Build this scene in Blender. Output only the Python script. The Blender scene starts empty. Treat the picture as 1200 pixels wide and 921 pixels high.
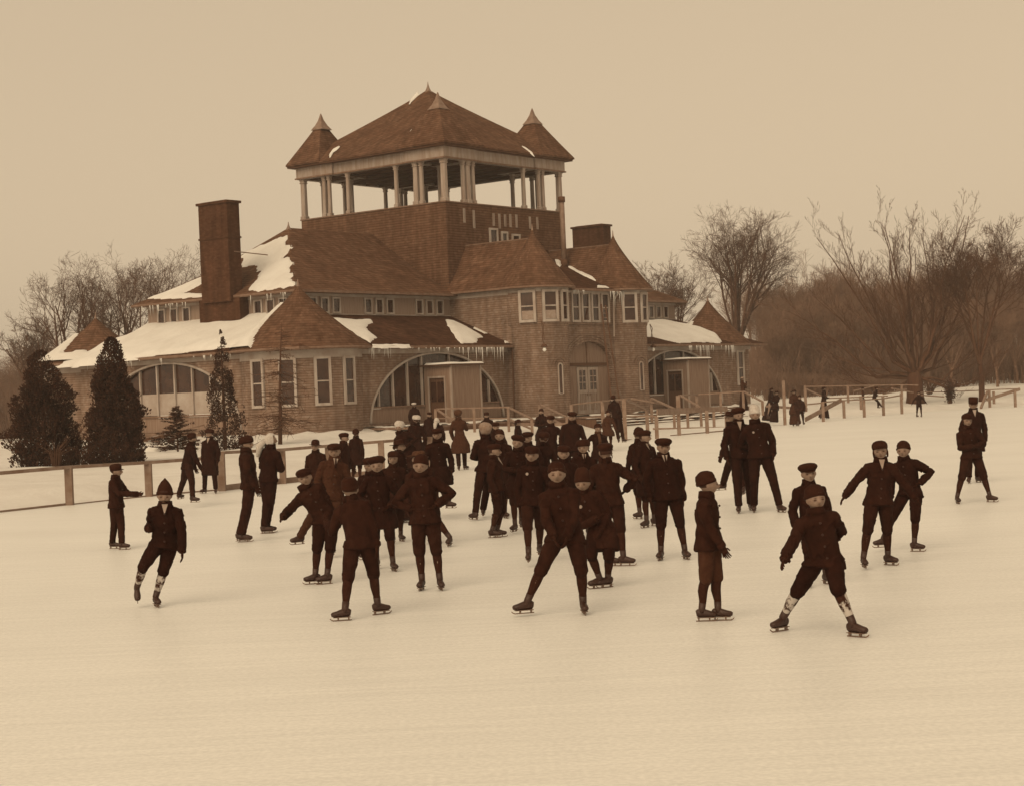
import bpy, bmesh, math, random
from mathutils import Vector, Matrix, noise
PI=math.pi; sin=math.sin; cos=math.cos
random.seed(7)
col=bpy.context.scene.collection
scene=bpy.context.scene

# ------------------------------------------------------------ camera geometry
F,ROLL,PITCH,TH,CH=2052.3,0.04324,0.00156,0.91168,2.15
cr,sr,cp,sp=cos(ROLL),sin(ROLL),cos(PITCH),sin(PITCH)
def ray(px,py):
    X=(px-600)/F; Y=(py-460.5)/F
    x=X*cr-Y*sr; yd=X*sr+Y*cr
    y=cp+yd*sp; z=sp-yd*cp
    return Vector((x/y,1.0,z/y))
def at_depth(px,py,Y): return Vector((0,0,CH))+ray(px,py)*Y
def at_ground(px,py,z=0.0):
    d=ray(px,py); return Vector((0,0,CH))+d*((z-CH)/d.z)
cam_d=bpy.data.cameras.new('camera'); cam=bpy.data.objects.new('camera',cam_d); col.objects.link(cam)
fx=Vector((0,cp,sp)); ux=Vector((0,-sp,cp)); xx=Vector((1,0,0))
r_=xx*cr-ux*sr; u_=xx*sr+ux*cr; b_=-fx
cam.matrix_world=Matrix(((r_.x,u_.x,b_.x,0),(r_.y,u_.y,b_.y,0),(r_.z,u_.z,b_.z,CH),(0,0,0,1)))
cam_d.sensor_width=36; cam_d.lens=F/1200*36; cam_d.clip_end=3000; cam_d.clip_start=.1
scene.camera=cam

# ------------------------------------------------------------ tones
def sep(L,a=1.0):
    # old sepia print: light tones near neutral under the tan sky, dark tones red-brown
    pts=[(.012,(2.0,.64,.40)),(.05,(1.6,.74,.43)),(.12,(1.40,.82,.55)),(.25,(1.17,.92,.78)),(.45,(1.06,.98,.92)),(.8,(1.0,1.0,.98))]
    l=math.log(max(L,.012))
    for (x0,c0),(x1,c1) in zip(pts,pts[1:]):
        if L<=x1:
            t=(l-math.log(x0))/(math.log(x1)-math.log(x0)); break
    else: t=1
    return tuple(min(.95,L*(p*(1-t)+q*t)) for p,q in zip(c0,c1))+(1,)
def newmat(name,rough=.85,spec=.25):
    m=bpy.data.materials.new(name); m.use_nodes=True
    nt=m.node_tree; b=nt.nodes['Principled BSDF']
    b.inputs['Roughness'].default_value=rough
    b.inputs['Specular IOR Level'].default_value=spec
    return m,nt,b
def N(nt,t,**k):
    n=nt.nodes.new(t)
    for a,v in k.items():
        if a in n.inputs: n.inputs[a].default_value=v
        else: setattr(n,a,v)
    return n
def ramp(nt,stops):
    n=nt.nodes.new('ShaderNodeValToRGB'); cr_=n.color_ramp
    while len(cr_.elements)<len(stops): cr_.elements.new(.5)
    for e,(p,c) in zip(cr_.elements,stops): e.position=p; e.color=c
    return n
def noisy(name,l0,l1,scale=3,rough=.85,bump=.15,bscale=None,spec=.2,stretch=(1,1,1),detail=5,bdist=.02):
    m,nt,b=newmat(name,rough,spec); L=nt.links.new
    tc=N(nt,'ShaderNodeTexCoord'); mp=N(nt,'ShaderNodeMapping'); mp.inputs['Scale'].default_value=stretch
    L(tc.outputs['Object'],mp.inputs['Vector'])
    nz=N(nt,'ShaderNodeTexNoise',Scale=scale,Detail=detail,Roughness=.6)
    L(mp.outputs[0],nz.inputs['Vector'])
    rp=ramp(nt,[(.3,sep(l0)),(.7,sep(l1))]); L(nz.outputs['Fac'],rp.inputs[0]); L(rp.outputs[0],b.inputs['Base Color'])
    if bump:
        n2=N(nt,'ShaderNodeTexNoise',Scale=bscale or scale*6,Detail=4); L(mp.outputs[0],n2.inputs['Vector'])
        bp=N(nt,'ShaderNodeBump',Strength=bump,Distance=bdist); L(n2.outputs['Fac'],bp.inputs['Height']); L(bp.outputs[0],b.inputs['Normal'])
    return m
def shingle(name,l0,l1,row=.14,width=.28,joint_shade=.05,blotch=.35,line=.2,rnd=False,rough=.95,stain=1.0):
    # level courses round the building: the coordinate is (distance along the wall, z)
    m,nt,b=newmat(name,rough,.04); L=nt.links.new
    def mth(op,a,b_=None,c=None):
        n=N(nt,'ShaderNodeMath',operation=op)
        for i,q in enumerate((a,b_,c)):
            if q is None: continue
            if isinstance(q,(int,float)): n.inputs[i].default_value=q
            else: L(q,n.inputs[i])
        return n.outputs[0]
    tc=N(nt,'ShaderNodeTexCoord'); s=N(nt,'ShaderNodeSeparateXYZ'); L(tc.outputs['Object'],s.inputs[0])
    x=mth('MULTIPLY',mth('ARCTAN2',s.outputs[1],s.outputs[0]),3.0) if rnd else mth('ADD',s.outputs[0],s.outputs[1])
    nw=N(nt,'ShaderNodeTexNoise',Scale=1.3,Detail=3); L(tc.outputs['Object'],nw.inputs['Vector'])
    z=mth('DIVIDE',mth('MULTIPLY_ADD',nw.outputs['Fac'],.05,s.outputs[2]),row)
    rw=mth('FLOOR',z); fr=mth('FRACT',z); xc=mth('FLOOR',mth('MULTIPLY_ADD',rw,.37,mth('DIVIDE',x,width)))
    cb=N(nt,'ShaderNodeCombineXYZ'); L(xc,cb.inputs[0]); L(rw,cb.inputs[1])
    wn=N(nt,'ShaderNodeTexWhiteNoise',noise_dimensions='2D'); L(cb.outputs[0],wn.inputs['Vector'])
    rp0=ramp(nt,[(0,sep(l1)),(.8,sep(l0)),(1,sep(l0*1.15))]); L(wn.outputs['Value'],rp0.inputs[0])
    # shadow below each course's butt edge painted as a dark line, broken lengthwise
    eb=mth('SUBTRACT',line,mth('MULTIPLY',wn.outputs['Value'],line*.35))
    ed=mth('SUBTRACT',1.0,mth('SMOOTH_MIN',mth('DIVIDE',fr,eb),1.0,.2)); 
    edc=mth('MAXIMUM',mth('MINIMUM',ed,1.0),0.0)
    mxe=N(nt,'ShaderNodeMix',data_type='RGBA'); L(edc,mxe.inputs[0]); L(rp0.outputs[0],mxe.inputs[6]); mxe.inputs[7].default_value=sep(joint_shade)
    nz=N(nt,'ShaderNodeTexNoise',Scale=.55,Detail=6,Roughness=.65); L(tc.outputs['Object'],nz.inputs['Vector'])
    n3=N(nt,'ShaderNodeTexNoise',Scale=1.0,Detail=4); mp=N(nt,'ShaderNodeMapping'); mp.inputs['Scale'].default_value=(3,3,.35); L(tc.outputs['Object'],mp.inputs[0]); L(mp.outputs[0],n3.inputs['Vector'])
    am=mth('MULTIPLY',nz.outputs['Fac'],n3.outputs['Fac'])
    rp=ramp(nt,[(.12,(1-blotch,1-blotch*1.05,1-blotch*1.1,1)),(.4,(1.15,1.15,1.15,1))]); L(am,rp.inputs[0])
    mx=N(nt,'ShaderNodeMix',data_type='RGBA',blend_type='MULTIPLY'); mx.inputs[0].default_value=1
    L(mxe.outputs[2],mx.inputs[6]); L(rp.outputs[0],mx.inputs[7]); L(mx.outputs[2],b.inputs['Base Color'])
    bp=N(nt,'ShaderNodeBump',Strength=.5,Distance=.03); L(mth('SUBTRACT',1.0,edc),bp.inputs['Height']); L(bp.outputs[0],b.inputs['Normal'])
    return m
M={}
for k_,r_nd in (('',False),('_round',True)):
    M['wall'+k_]=shingle('wall_shingles'+k_,.20,.168,.135,.2,.06,.32,.30,r_nd)
    M['roof'+k_]=shingle('roof_shingles'+k_,.098,.078,.14,.26,.038,.38,.32,r_nd)
M['towerwall']=shingle('tower_shingles',.102,.086,.16,.25,.04,.3,.30)
M['roofdark']=shingle('dark_roof_shingles',.055,.04,.12,.3,.03,.5,.25)
M['brick']=shingle('chimney_brick',.058,.044,.09,.22,.05,.35,.2)
M['white']=noisy('weathered_white_trim',.26,.40,2.5,.7,.1,stretch=(1,1,.4))
M['cream']=noisy('cream_frieze',.25,.38,1.2,.8,.1)
M['column']=noisy('painted_column',.20,.34,2,.7,.1,stretch=(2,2,.3))
M['board']=noisy('weathered_board',.13,.21,2.2,.85,.2,stretch=(6,6,.35))
M['boardlight']=noisy('pale_board',.17,.25,2.2,.85,.2,stretch=(6,6,.35))
M['boarddark']=noisy('dark_board',.05,.085,2.2,.85,.2,stretch=(6,6,.35))
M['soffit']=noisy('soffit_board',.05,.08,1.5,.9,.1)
M['eave']=noisy('eave_edge',.10,.17,3,.85,.1)
M['metal']=noisy('zinc',.11,.19,3,.55,.1,spec=.4)
M['rail']=noisy('rail_timber',.13,.22,4,.85,.3,stretch=(1,1,1),bscale=40)
M['timber']=noisy('rough_timber',.10,.2,4,.9,.3,bscale=40)
m,nt,b=newmat('window_glass',.08,.6); b.inputs['Base Color'].default_value=sep(.02); 
nz=N(nt,'ShaderNodeTexNoise',Scale=1.3,Detail=2); tc=N(nt,'ShaderNodeTexCoord'); nt.links.new(tc.outputs['Object'],nz.inputs['Vector'])
rp=ramp(nt,[(.35,sep(.014)),(.75,sep(.04))]); nt.links.new(nz.outputs['Fac'],rp.inputs[0]); nt.links.new(rp.outputs[0],b.inputs['Base Color'])
bp=N(nt,'ShaderNodeBump',Strength=.15,Distance=.05); nt.links.new(nz.outputs['Fac'],bp.inputs['Height']); nt.links.new(bp.outputs[0],b.inputs['Normal'])
M['glass']=m
def snowmat(name,l0,l1,s=.8,bump=.4):
    m=noisy(name,l0,l1,s,.75,bump,bscale=7,spec=.15,bdist=.06); return m
M['snow']=snowmat('snow',.60,.70)
M['ice']=None
m,nt,b=newmat('rink_ice',.42,.3); L=nt.links.new
tc=N(nt,'ShaderNodeTexCoord')
n1=N(nt,'ShaderNodeTexNoise',Scale=.12,Detail=7,Roughness=.62); mp=N(nt,'ShaderNodeMapping'); mp.inputs['Scale'].default_value=(.7,2.2,1); mp.inputs['Rotation'].default_value=(0,0,.35); L(tc.outputs['Object'],mp.inputs[0]); L(mp.outputs[0],n1.inputs['Vector'])
rp=ramp(nt,[(.25,sep(.755)),(.5,sep(.81)),(.75,sep(.85))]); L(n1.outputs['Fac'],rp.inputs[0])
# skate scratches: two stretched noises turned against each other
prev=rp.outputs[0]
for ang,sc,w in ((.35,(.5,7,1),.03),(-.7,(.6,9,1),.03),(1.3,(.45,11,1),.03)):
    mp=N(nt,'ShaderNodeMapping'); mp.inputs['Rotation'].default_value=(0,0,ang); mp.inputs['Scale'].default_value=sc
    wv=N(nt,'ShaderNodeTexNoise',Scale=.25,Detail=2); L(tc.outputs['Object'],wv.inputs['Vector'])
    mxv=N(nt,'ShaderNodeMix',data_type='RGBA',blend_type='LINEAR_LIGHT'); mxv.inputs[0].default_value=.06
    L(tc.outputs['Object'],mxv.inputs[6]); L(wv.outputs['Color'],mxv.inputs[7]); L(mxv.outputs[2],mp.inputs[0])
    ns=N(nt,'ShaderNodeTexNoise',Scale=1.0,Detail=5,Roughness=.7); L(mp.outputs[0],ns.inputs['Vector'])
    r2=ramp(nt,[(.42,(1-w,1-w,1-w,1)),(.60,(1+w*.35,)*3+(1,))]); L(ns.outputs['Fac'],r2.inputs[0])
    mx=N(nt,'ShaderNodeMix',data_type='RGBA',blend_type='MULTIPLY'); mx.inputs[0].default_value=1
    L(prev,mx.inputs[6]); L(r2.outputs[0],mx.inputs[7]); prev=mx.outputs[2]
# snow shavings speckle
ng=N(nt,'ShaderNodeTexNoise',Scale=26,Detail=3); L(tc.outputs['Object'],ng.inputs['Vector'])
r3=ramp(nt,[(.40,(.94,.94,.94,1)),(.62,(1.06,1.06,1.06,1))]); L(ng.outputs['Fac'],r3.inputs[0])
mx=N(nt,'ShaderNodeMix',data_type='RGBA',blend_type='MULTIPLY'); mx.inputs[0].default_value=1; L(prev,mx.inputs[6]); L(r3.outputs[0],mx.inputs[7])
L(mx.outputs[2],b.inputs['Base Color'])
bp=N(nt,'ShaderNodeBump',Strength=.12,Distance=.01); L(ng.outputs['Fac'],bp.inputs['Height']); L(bp.outputs[0],b.inputs['Normal'])
M['ice']=m
M['bark']=noisy('bark',.035,.065,6,.95,.3,stretch=(1,1,.3))
M['twig']=noisy('twigs',.045,.075,2,.95,0)
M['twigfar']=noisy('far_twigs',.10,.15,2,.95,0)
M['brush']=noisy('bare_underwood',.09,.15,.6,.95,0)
M['evergreen']=noisy('cedar_leaves',.014,.04,1.7,.9,0)
M['spruce']=noisy('spruce_needles',.018,.045,1.7,.9,0)

# ------------------------------------------------------------ mesh building
class MB:
    def __init__(s): s.v=[]; s.f=[]
    def add(s,vs,fs):
        n=len(s.v); s.v+= [tuple(p) for p in vs]; s.f+=[tuple(i+n for i in f) for f in fs]; return s
    def box(s,a,b,T=None):
        x0,y0,z0=a; x1,y1,z1=b
        vs=[(x0,y0,z0),(x1,y0,z0),(x1,y1,z0),(x0,y1,z0),(x0,y0,z1),(x1,y0,z1),(x1,y1,z1),(x0,y1,z1)]
        if T is not None: vs=[T@Vector(p) for p in vs]
        return s.add(vs,[(0,3,2,1),(4,5,6,7),(0,1,5,4),(1,2,6,5),(2,3,7,6),(3,0,4,7)])
    def beam(s,p,q,w,h,up=Vector((0,0,1))):
        p=Vector(p);q=Vector(q);d=(q-p).normalized(); r=d.cross(up)
        if r.length<1e-4: r=d.cross(Vector((1,0,0)))
        r.normalize(); t=r.cross(d)
        vs=[e+r*(a*w/2)+t*(b*h/2) for e in (p,q) for a,b in ((-1,-1),(1,-1),(1,1),(-1,1))]
        return s.add(vs,[(0,1,2,3),(7,6,5,4),(0,4,5,1),(1,5,6,2),(2,6,7,3),(3,7,4,0)])
    def tube(s,pts,rad,n=8,cap=True):
        pts=[Vector(p) for p in pts]; k=len(pts)
        if not hasattr(rad,'__len__'): rad=[rad]*k
        a=None; base=len(s.v)
        for i,p in enumerate(pts):
            d=(pts[min(i+1,k-1)]-pts[max(i-1,0)])
            if d.length<1e-9: d=Vector((0,0,1))
            d.normalize()
            if a is None: a=d.orthogonal().normalized()
            else: a=(a-d*a.dot(d)); a=a.normalized() if a.length>1e-6 else d.orthogonal().normalized()
            b=d.cross(a)
            for j in range(n):
                t=2*PI*j/n; s.v.append(tuple(p+(a*cos(t)+b*sin(t))*rad[i]))
        for i in range(k-1):
            for j in range(n):
                s.f.append((base+i*n+j,base+i*n+(j+1)%n,base+(i+1)*n+(j+1)%n,base+(i+1)*n+j))
        if cap: s.f.append(tuple(base+j for j in range(n))[::-1]); s.f.append(tuple(base+(k-1)*n+j for j in range(n)))
        return s
    def revolve(s,prof,c=(0,0),n=32,a0=0,phase=0,cap=True,T=None):
        # prof: list of (r,z)
        base=len(s.v); k=len(prof)
        for r,z in prof:
            for j in range(n):
                t=phase+2*PI*j/n; p=Vector((c[0]+r*cos(t),c[1]+r*sin(t),z)); s.v.append(tuple(T@p if T is not None else p))
        for i in range(k-1):
            for j in range(n): s.f.append((base+i*n+j,base+i*n+(j+1)%n,base+(i+1)*n+(j+1)%n,base+(i+1)*n+j))
        if cap: s.f.append(tuple(base+j for j in range(n))[::-1]); s.f.append(tuple(base+(k-1)*n+j for j in range(n)))
        return s
    def build(s,name,m,parent=None,smooth=False,loc=None):
        me=bpy.data.meshes.new(name); me.from_pydata(s.v,[],s.f); me.update()
        o=bpy.data.objects.new(name,me); col.objects.link(o)
        if m is not None: me.materials.append(m)
        if smooth: me.polygons.foreach_set('use_smooth',[True]*len(me.polygons))
        if parent is not None: o.parent=parent
        if loc is not None: o.location=loc
        return o
def tag(o,label=None,cat=None,group=None,kind=None):
    if label: o['label']=label
    if cat: o['category']=cat
    if group: o['group']=group
    if kind: o['kind']=kind
    return o
def empty(name,loc=(0,0,0),rz=0):
    o=bpy.data.objects.new(name,None); col.objects.link(o); o.location=loc; o.rotation_euler=(0,0,rz); o.empty_display_size=.2; return o
def dup(o,loc,rz=0,sc=1.0):
    c=o.copy(); col.objects.link(c); c.location=loc; c.rotation_euler=(0,0,rz); c.scale=(sc,sc,sc)
    for ch in list(o.children):
        k=ch.copy(); col.objects.link(k); k.parent=c
        for g in list(ch.children):
            q=g.copy(); col.objects.link(q); q.parent=k
    return c

# ------------------------------------------------------------ world and light
w=bpy.data.worlds.new('World'); scene.world=w; w.use_nodes=True
nt=w.node_tree; nt.nodes.clear(); L=nt.links.new
SUN_EL,SUN_AZ=math.radians(38),math.radians(205)   # azimuth clockwise from +Y: behind the camera, a little to the left
sky=N(nt,'ShaderNodeTexSky'); sky.sky_type='NISHITA'; sky.sun_disc=False; sky.sun_elevation=SUN_EL; sky.sun_rotation=SUN_AZ
sky.air_density=1.0; sky.dust_density=4; sky.ozone_density=1
bw=N(nt,'ShaderNodeRGBToBW'); L(sky.outputs[0],bw.inputs[0])
tint=N(nt,'ShaderNodeMix',data_type='RGBA',blend_type='MULTIPLY'); tint.inputs[0].default_value=1; L(bw.outputs[0],tint.inputs[6]); tint.inputs[7].default_value=(1.0,.78,.51,1)
b1=N(nt,'ShaderNodeBackground',Strength=.05); L(tint.outputs[2],b1.inputs[0])
# flat winter overcast veil in the print's own tan
b2=N(nt,'ShaderNodeBackground',Strength=1.0); b2.inputs[0].default_value=(.425,.332,.226,1)
ad=N(nt,'ShaderNodeAddShader'); L(b1.outputs[0],ad.inputs[0]); L(b2.outputs[0],ad.inputs[1])
out=N(nt,'ShaderNodeOutputWorld'); L(ad.outputs[0],out.inputs[0])
sd=bpy.data.lights.new('sun','SUN'); sd.energy=1.3; sd.angle=math.radians(50); sd.color=(1,.79,.53)
so=bpy.data.objects.new('sun',sd); col.objects.link(so)
dvec=Vector((sin(SUN_AZ)*cos(SUN_EL),cos(SUN_AZ)*cos(SUN_EL),sin(SUN_EL)))
so.rotation_euler=dvec.to_track_quat('Z','Y').to_euler()
scene.view_settings.view_transform='Standard'; scene.view_settings.look='None'; scene.view_settings.gamma=1; scene.view_settings.exposure=.13
scene.cycles.max_bounces=6
# ------------------------------------------------------------ the pavilion; local x runs along the entrance front, local y goes back
O_=ray(522,237)*108; OB=Vector((O_.x,108,0))
B=empty('park_pavilion',OB,TH)
tag(B,'large shingled pavilion with open rooftop belvedere and round corner turrets','building')
UV=Vector((cos(TH),sin(TH),0)); VV=Vector((-sin(TH),cos(TH),0))
def loc2w(u,v,z): return OB+UV*u+VV*v+Vector((0,0,z))
def hit_plane(px,py,p0,n):
    # local coordinates where the sight line through a photo pixel meets a plane of the building
    d=ray(px,py); c=Vector((0,0,CH))-OB
    o=Vector((c.dot(UV),c.dot(VV),c.z)); dd=Vector((d.dot(UV),d.dot(VV),d.z))
    p0=Vector(p0);n=Vector(n); return o+dd*((p0-o).dot(n)/dd.dot(n))
W=12.35; V1=12.4; MU=W/2; ZD=.85
def mir(u): return W-u
def quad(mb,*p): mb.add([Vector(q) for q in p],[tuple(range(len(p)))])
def wallp(mb,pts,z0,z1):
    for (a,b),(c,d) in zip(pts,pts[1:]): quad(mb,(a,b,z0),(c,d,z0),(c,d,z1),(a,b,z1))
def frame_T(c,n):
    n=Vector(n).normalized(); r=Vector((0,0,1)).cross(n).normalized()   # r runs to the right seen from outside
    z=Vector((0,0,1)); c=Vector(c)
    return Matrix(((r.x,n.x,z.x,c.x),(r.y,n.y,z.y,c.y),(r.z,n.z,z.z,c.z),(0,0,0,1)))
M['curtain']=noisy('curtain_cloth',.2,.3,6,.9,.2)
def window(c,n,w,h,par,fw=.09,sash=True,vert=0,curtain=False,mat='white',deep=.0):
    # c = centre of the opening on the wall plane, outward normal n
    T=frame_T(c,n); f=MB()
    f.box((-w/2-fw,-.02,-h/2-fw),(-w/2,.09,h/2+fw),T).box((w/2,-.02,-h/2-fw),(w/2+fw,.09,h/2+fw),T)
    f.box((-w/2,-.02,h/2),(w/2,.09,h/2+fw),T).box((-w/2,-.02,-h/2-fw),(w/2,.11,-h/2),T)
    if sash: f.box((-w/2,.0,-.035),(w/2,.055,.035),T)
    for i in range(vert): x=-w/2+w*(i+1)/(vert+1); f.box((x-.025,.0,-h/2),(x+.025,.05,h/2),T)
    fo=f.build('window',M[mat],par)
    g=MB().box((-w/2,-.03,-h/2),(w/2,.02,h/2),T).build('pane',M['glass'],fo)
    if curtain:
        k=MB().box((-w/2+.02,.022,-h/2+.02),(w/2-.02,.028,-h/2+h*.33),T).build('curtain',M['curtain'],fo)
    return fo
def profile_roof(mb,c,R,z0,z1,n=40,p=1.35,phase=0,steps=12,rt=.05):
    pr=[]
    for i in range(steps+1):
        t=i/steps; pr.append((rt+(R-rt)*(1-t)**p,z0+(z1-z0)*t))
    mb.revolve([(R-.12,z0-.10),(R,z0-.06)]+pr,c,n,phase=phase)
def finial(c,z0,z1,r,par,n=16,m='metal'):
    pr=[(r*(1-t)**1.9+.02,z0+(z1-z0)*t) for t in [0,.15,.3,.45,.6,.8,1]]
    return MB().revolve(pr,c,n).build('finial',M[m],par,True)

# --- tower
mb=MB(); wallp(mb,[(0,V1),(0,0),(W,0),(W,V1),(0,V1)],4,14.25); mb.box((.1,.1,13.2),(W-.1,V1-.1,13.3))
t=.18
for a,b in (((t,t),(W-t,t)),((W-t,t),(W-t,V1-t)),((W-t,V1-t),(t,V1-t)),((t,V1-t),(t,t))): quad(mb,(*a,13.3),(*b,13.3),(*b,14.25),(*a,14.25))
tw=mb.build('tower_wall',M['towerwall'],B)
mb=MB()
for (x0,y0,x1,y1) in ((-.06,-.06,W+.06,.22),(-.06,V1-.22,W+.06,V1+.06),(-.06,.22,.22,V1-.22),(W-.22,.22,W+.06,V1-.22)): mb.box((x0,y0,14.25),(x1,y1,14.33))
mb.build('parapet_cap',M['eave'],B)
for u,zc,w_,h_ in ((4.62,12.25,.62,.95),(5.75,12.2,.42,.72),(6.95,12.15,.62,.6)): window((u,0,zc),(0,-1,0),w_,h_,B,.13,False)
for u,z0,z1 in ((1.75,13.05,13.95),(2.7,12.75,13.9),(4.7,13.0,13.8),(5.3,12.85,13.8),(5.9,13,13.8),(6.45,13,13.85),(7.1,13,13.85),(8.55,13,13.8),(9.35,13,13.8)):
    T=frame_T((u,0,0),(0,-1,0)); s=MB(); s.box((-.09,-.01,z0),(-.02,.05,z1),T); s.box((.03,-.01,z0),(.09,.05,z1),T)
    so_=s.build('slot_vent',M['column'],B); MB().box((-.02,-.01,z0),(.03,.02,z1),T).build('slot_opening',M['boarddark'],so_)
# posts
zc0,zc1=14.33,16.95
def post(u,v,w_=.30,m='column'):
    w_*=.9
    f=MB(); h=w_/2; ch=.05
    def oct_(h,z): return [(u-h,v-h+ch,z),(u-h+ch,v-h,z),(u+h-ch,v-h,z),(u+h,v-h+ch,z),(u+h,v+h-ch,z),(u+h-ch,v+h,z),(u-h+ch,v+h,z),(u-h,v+h-ch,z)]
    lv=[(h+.05,zc0),(h+.05,zc0+.18),(h,zc0+.22),(h*.93,zc1-.35),(h*.93,zc1-.28),(h+.03,zc1-.25),(h+.03,zc1-.2),(h,zc1-.17),(h+.06,zc1)]
    vs=[];fs=[]
    for q,z in lv: vs+=oct_(q,z)
    for i in range(len(lv)-1):
        for j in range(8): fs.append((i*8+j,i*8+(j+1)%8,i*8+8+(j+1)%8,i*8+8+j))
    f.add(vs,fs); return f.build('column',M[m],B)
ring=[.17,2.0,2.42,4.1,8.25,9.9,10.35,12.2]
seen=set()
for q in ring:
    for (u,v) in ((.17,q),(q if q!=4.1 else 3.0,.17),(W-.15,q),(q,V1-.17)):
        k=(round(u,1),round(v,1))
        if k in seen: continue
        seen.add(k)
        wd=.40 if k in ((.2,.2),(12.2,.2),(.2,12.2),(12.2,12.2),(.2,2.4),(2.4,.2)) else .28
        post(u,v,wd)
for u,v in ((2.4,2.4),(10,2.4),(2.4,10),(10,10)): post(u,v,.26)
# entablature with projecting corner bays
mb=MB(); z0,z1=16.95,17.78
def ent(x0,y0,x1,y1,e=.0):
    mb.box((x0-e,y0-e,z0),(x1+e,y1+e,z1))
for a in ((3.1,-.02,9.25,.34),(3.1,V1-.34,9.25,V1+.02),(-.02,3.1,.34,9.3),(W-.34,3.1,W+.02,9.3)): mb.box((a[0],a[1],z0),(a[2],a[3],z1))
for cx in (0,1):
    for cy in (0,1):
        x0=-.16 if cx==0 else W-3.0+.16-.26; x1=x0+3.26
        y0=-.16 if cy==0 else V1-3.1; y1=y0+3.26
        mb.box((x0,y0,z0),(x1,y0+.36,z1)); mb.box((x0,y1-.36,z0),(x1,y1,z1)); mb.box((x0,y0+.36,z0),(x0+.36,y1-.36,z1)); mb.box((x1-.36,y0+.36,z0),(x1,y1-.36,z1))
mb.build('entablature',M['column'],B)
mb=MB()
for zz,e in ((16.96,.07),(17.68,.10)):
    for a in ((3.1,-.02-e,9.25,-.02),(-.02-e,3.1,-.02,9.3)): mb.box((a[0],a[1],zz),(a[2],a[3],zz+.09))
    for (x0,y0,x1,y1) in ((-.16,-.16,3.1,3.1),(-.16,9.3,3.1,12.56),(9.25,-.16,12.51,3.1)):
        mb.box((x0-e,y0-e,zz),(x1+e,y0,zz+.09)); mb.box((x0-e,y0,zz),(x0,y1+e,zz+.09))
        mb.box((x1,y0,zz),(x1+e,y1,zz+.09))
mb.build('moulding',M['eave'],B)
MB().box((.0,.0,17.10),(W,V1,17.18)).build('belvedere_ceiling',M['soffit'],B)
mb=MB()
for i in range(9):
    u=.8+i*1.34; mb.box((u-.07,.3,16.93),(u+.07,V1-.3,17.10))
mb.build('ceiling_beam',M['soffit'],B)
# great pyramid roof, slight flare at the eave
def pyramid(x0,y0,x1,y1,z0_,z1_,ex,sub=10,p=1.12,m='roof',name='roof',round_=0.0,lip=.10):
    mb=MB(); cx,cy=(x0+x1)/2,(y0+y1)/2; hx,hy=(x1-x0)/2+ex,(y1-y0)/2+ex; rows=[]
    zs=[(1.0,z0_-lip)]+[((1-i/sub)**p,z0_+(z1_-z0_)*i/sub) for i in range(sub+1)]
    for s,z in zs:
        s=max(s,.004); rows.append([(cx-hx*s,cy-hy*s,z),(cx+hx*s,cy-hy*s,z),(cx+hx*s,cy+hy*s,z),(cx-hx*s,cy+hy*s,z)])
    vs=[q for r in rows for q in r]; fs=[]
    for i in range(len(rows)-1):
        for j in range(4): fs.append((i*4+j,i*4+(j+1)%4,i*4+4+(j+1)%4,i*4+4+j))
    fs.append((3,2,1,0)); mb.add(vs,fs); return mb.build(name,M[m],B)
big=pyramid(0,0,W,V1,17.88,22.75,.58,p=1.06)
finial((MU,V1/2),22.45,23.25,.32,big)
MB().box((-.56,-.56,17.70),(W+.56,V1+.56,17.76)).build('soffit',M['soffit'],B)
for (qa,qb) in (((-.65,3.3),(-.65,3.35)),((9.3,13.0),(-.65,3.35)),((-.65,3.3),(10.0,13.0)),((9.3,13.0),(10.0,13.0))):
    cu,cv=sum(qa)/2,sum(qb)/2
    r=pyramid(qa[0],qb[0],qa[1],qb[1],17.93,21.0,.0,p=1.07)
    mb=MB(); s=.42
    vs=[];fs=[]
    lv=[(.50,20.25),(.30,20.55),(.14,20.9),(.02,21.35)]
    for q,z in lv: vs+=[(cu-q,cv-q,z),(cu+q,cv-q,z),(cu+q,cv+q,z),(cu-q,cv+q,z)]
    for i in range(3):
        for j in range(4): fs.append((i*4+j,i*4+(j+1)%4,i*4+4+(j+1)%4,i*4+4+j))
    mb.add(vs,fs).build('finial',M['metal'],r)
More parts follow.
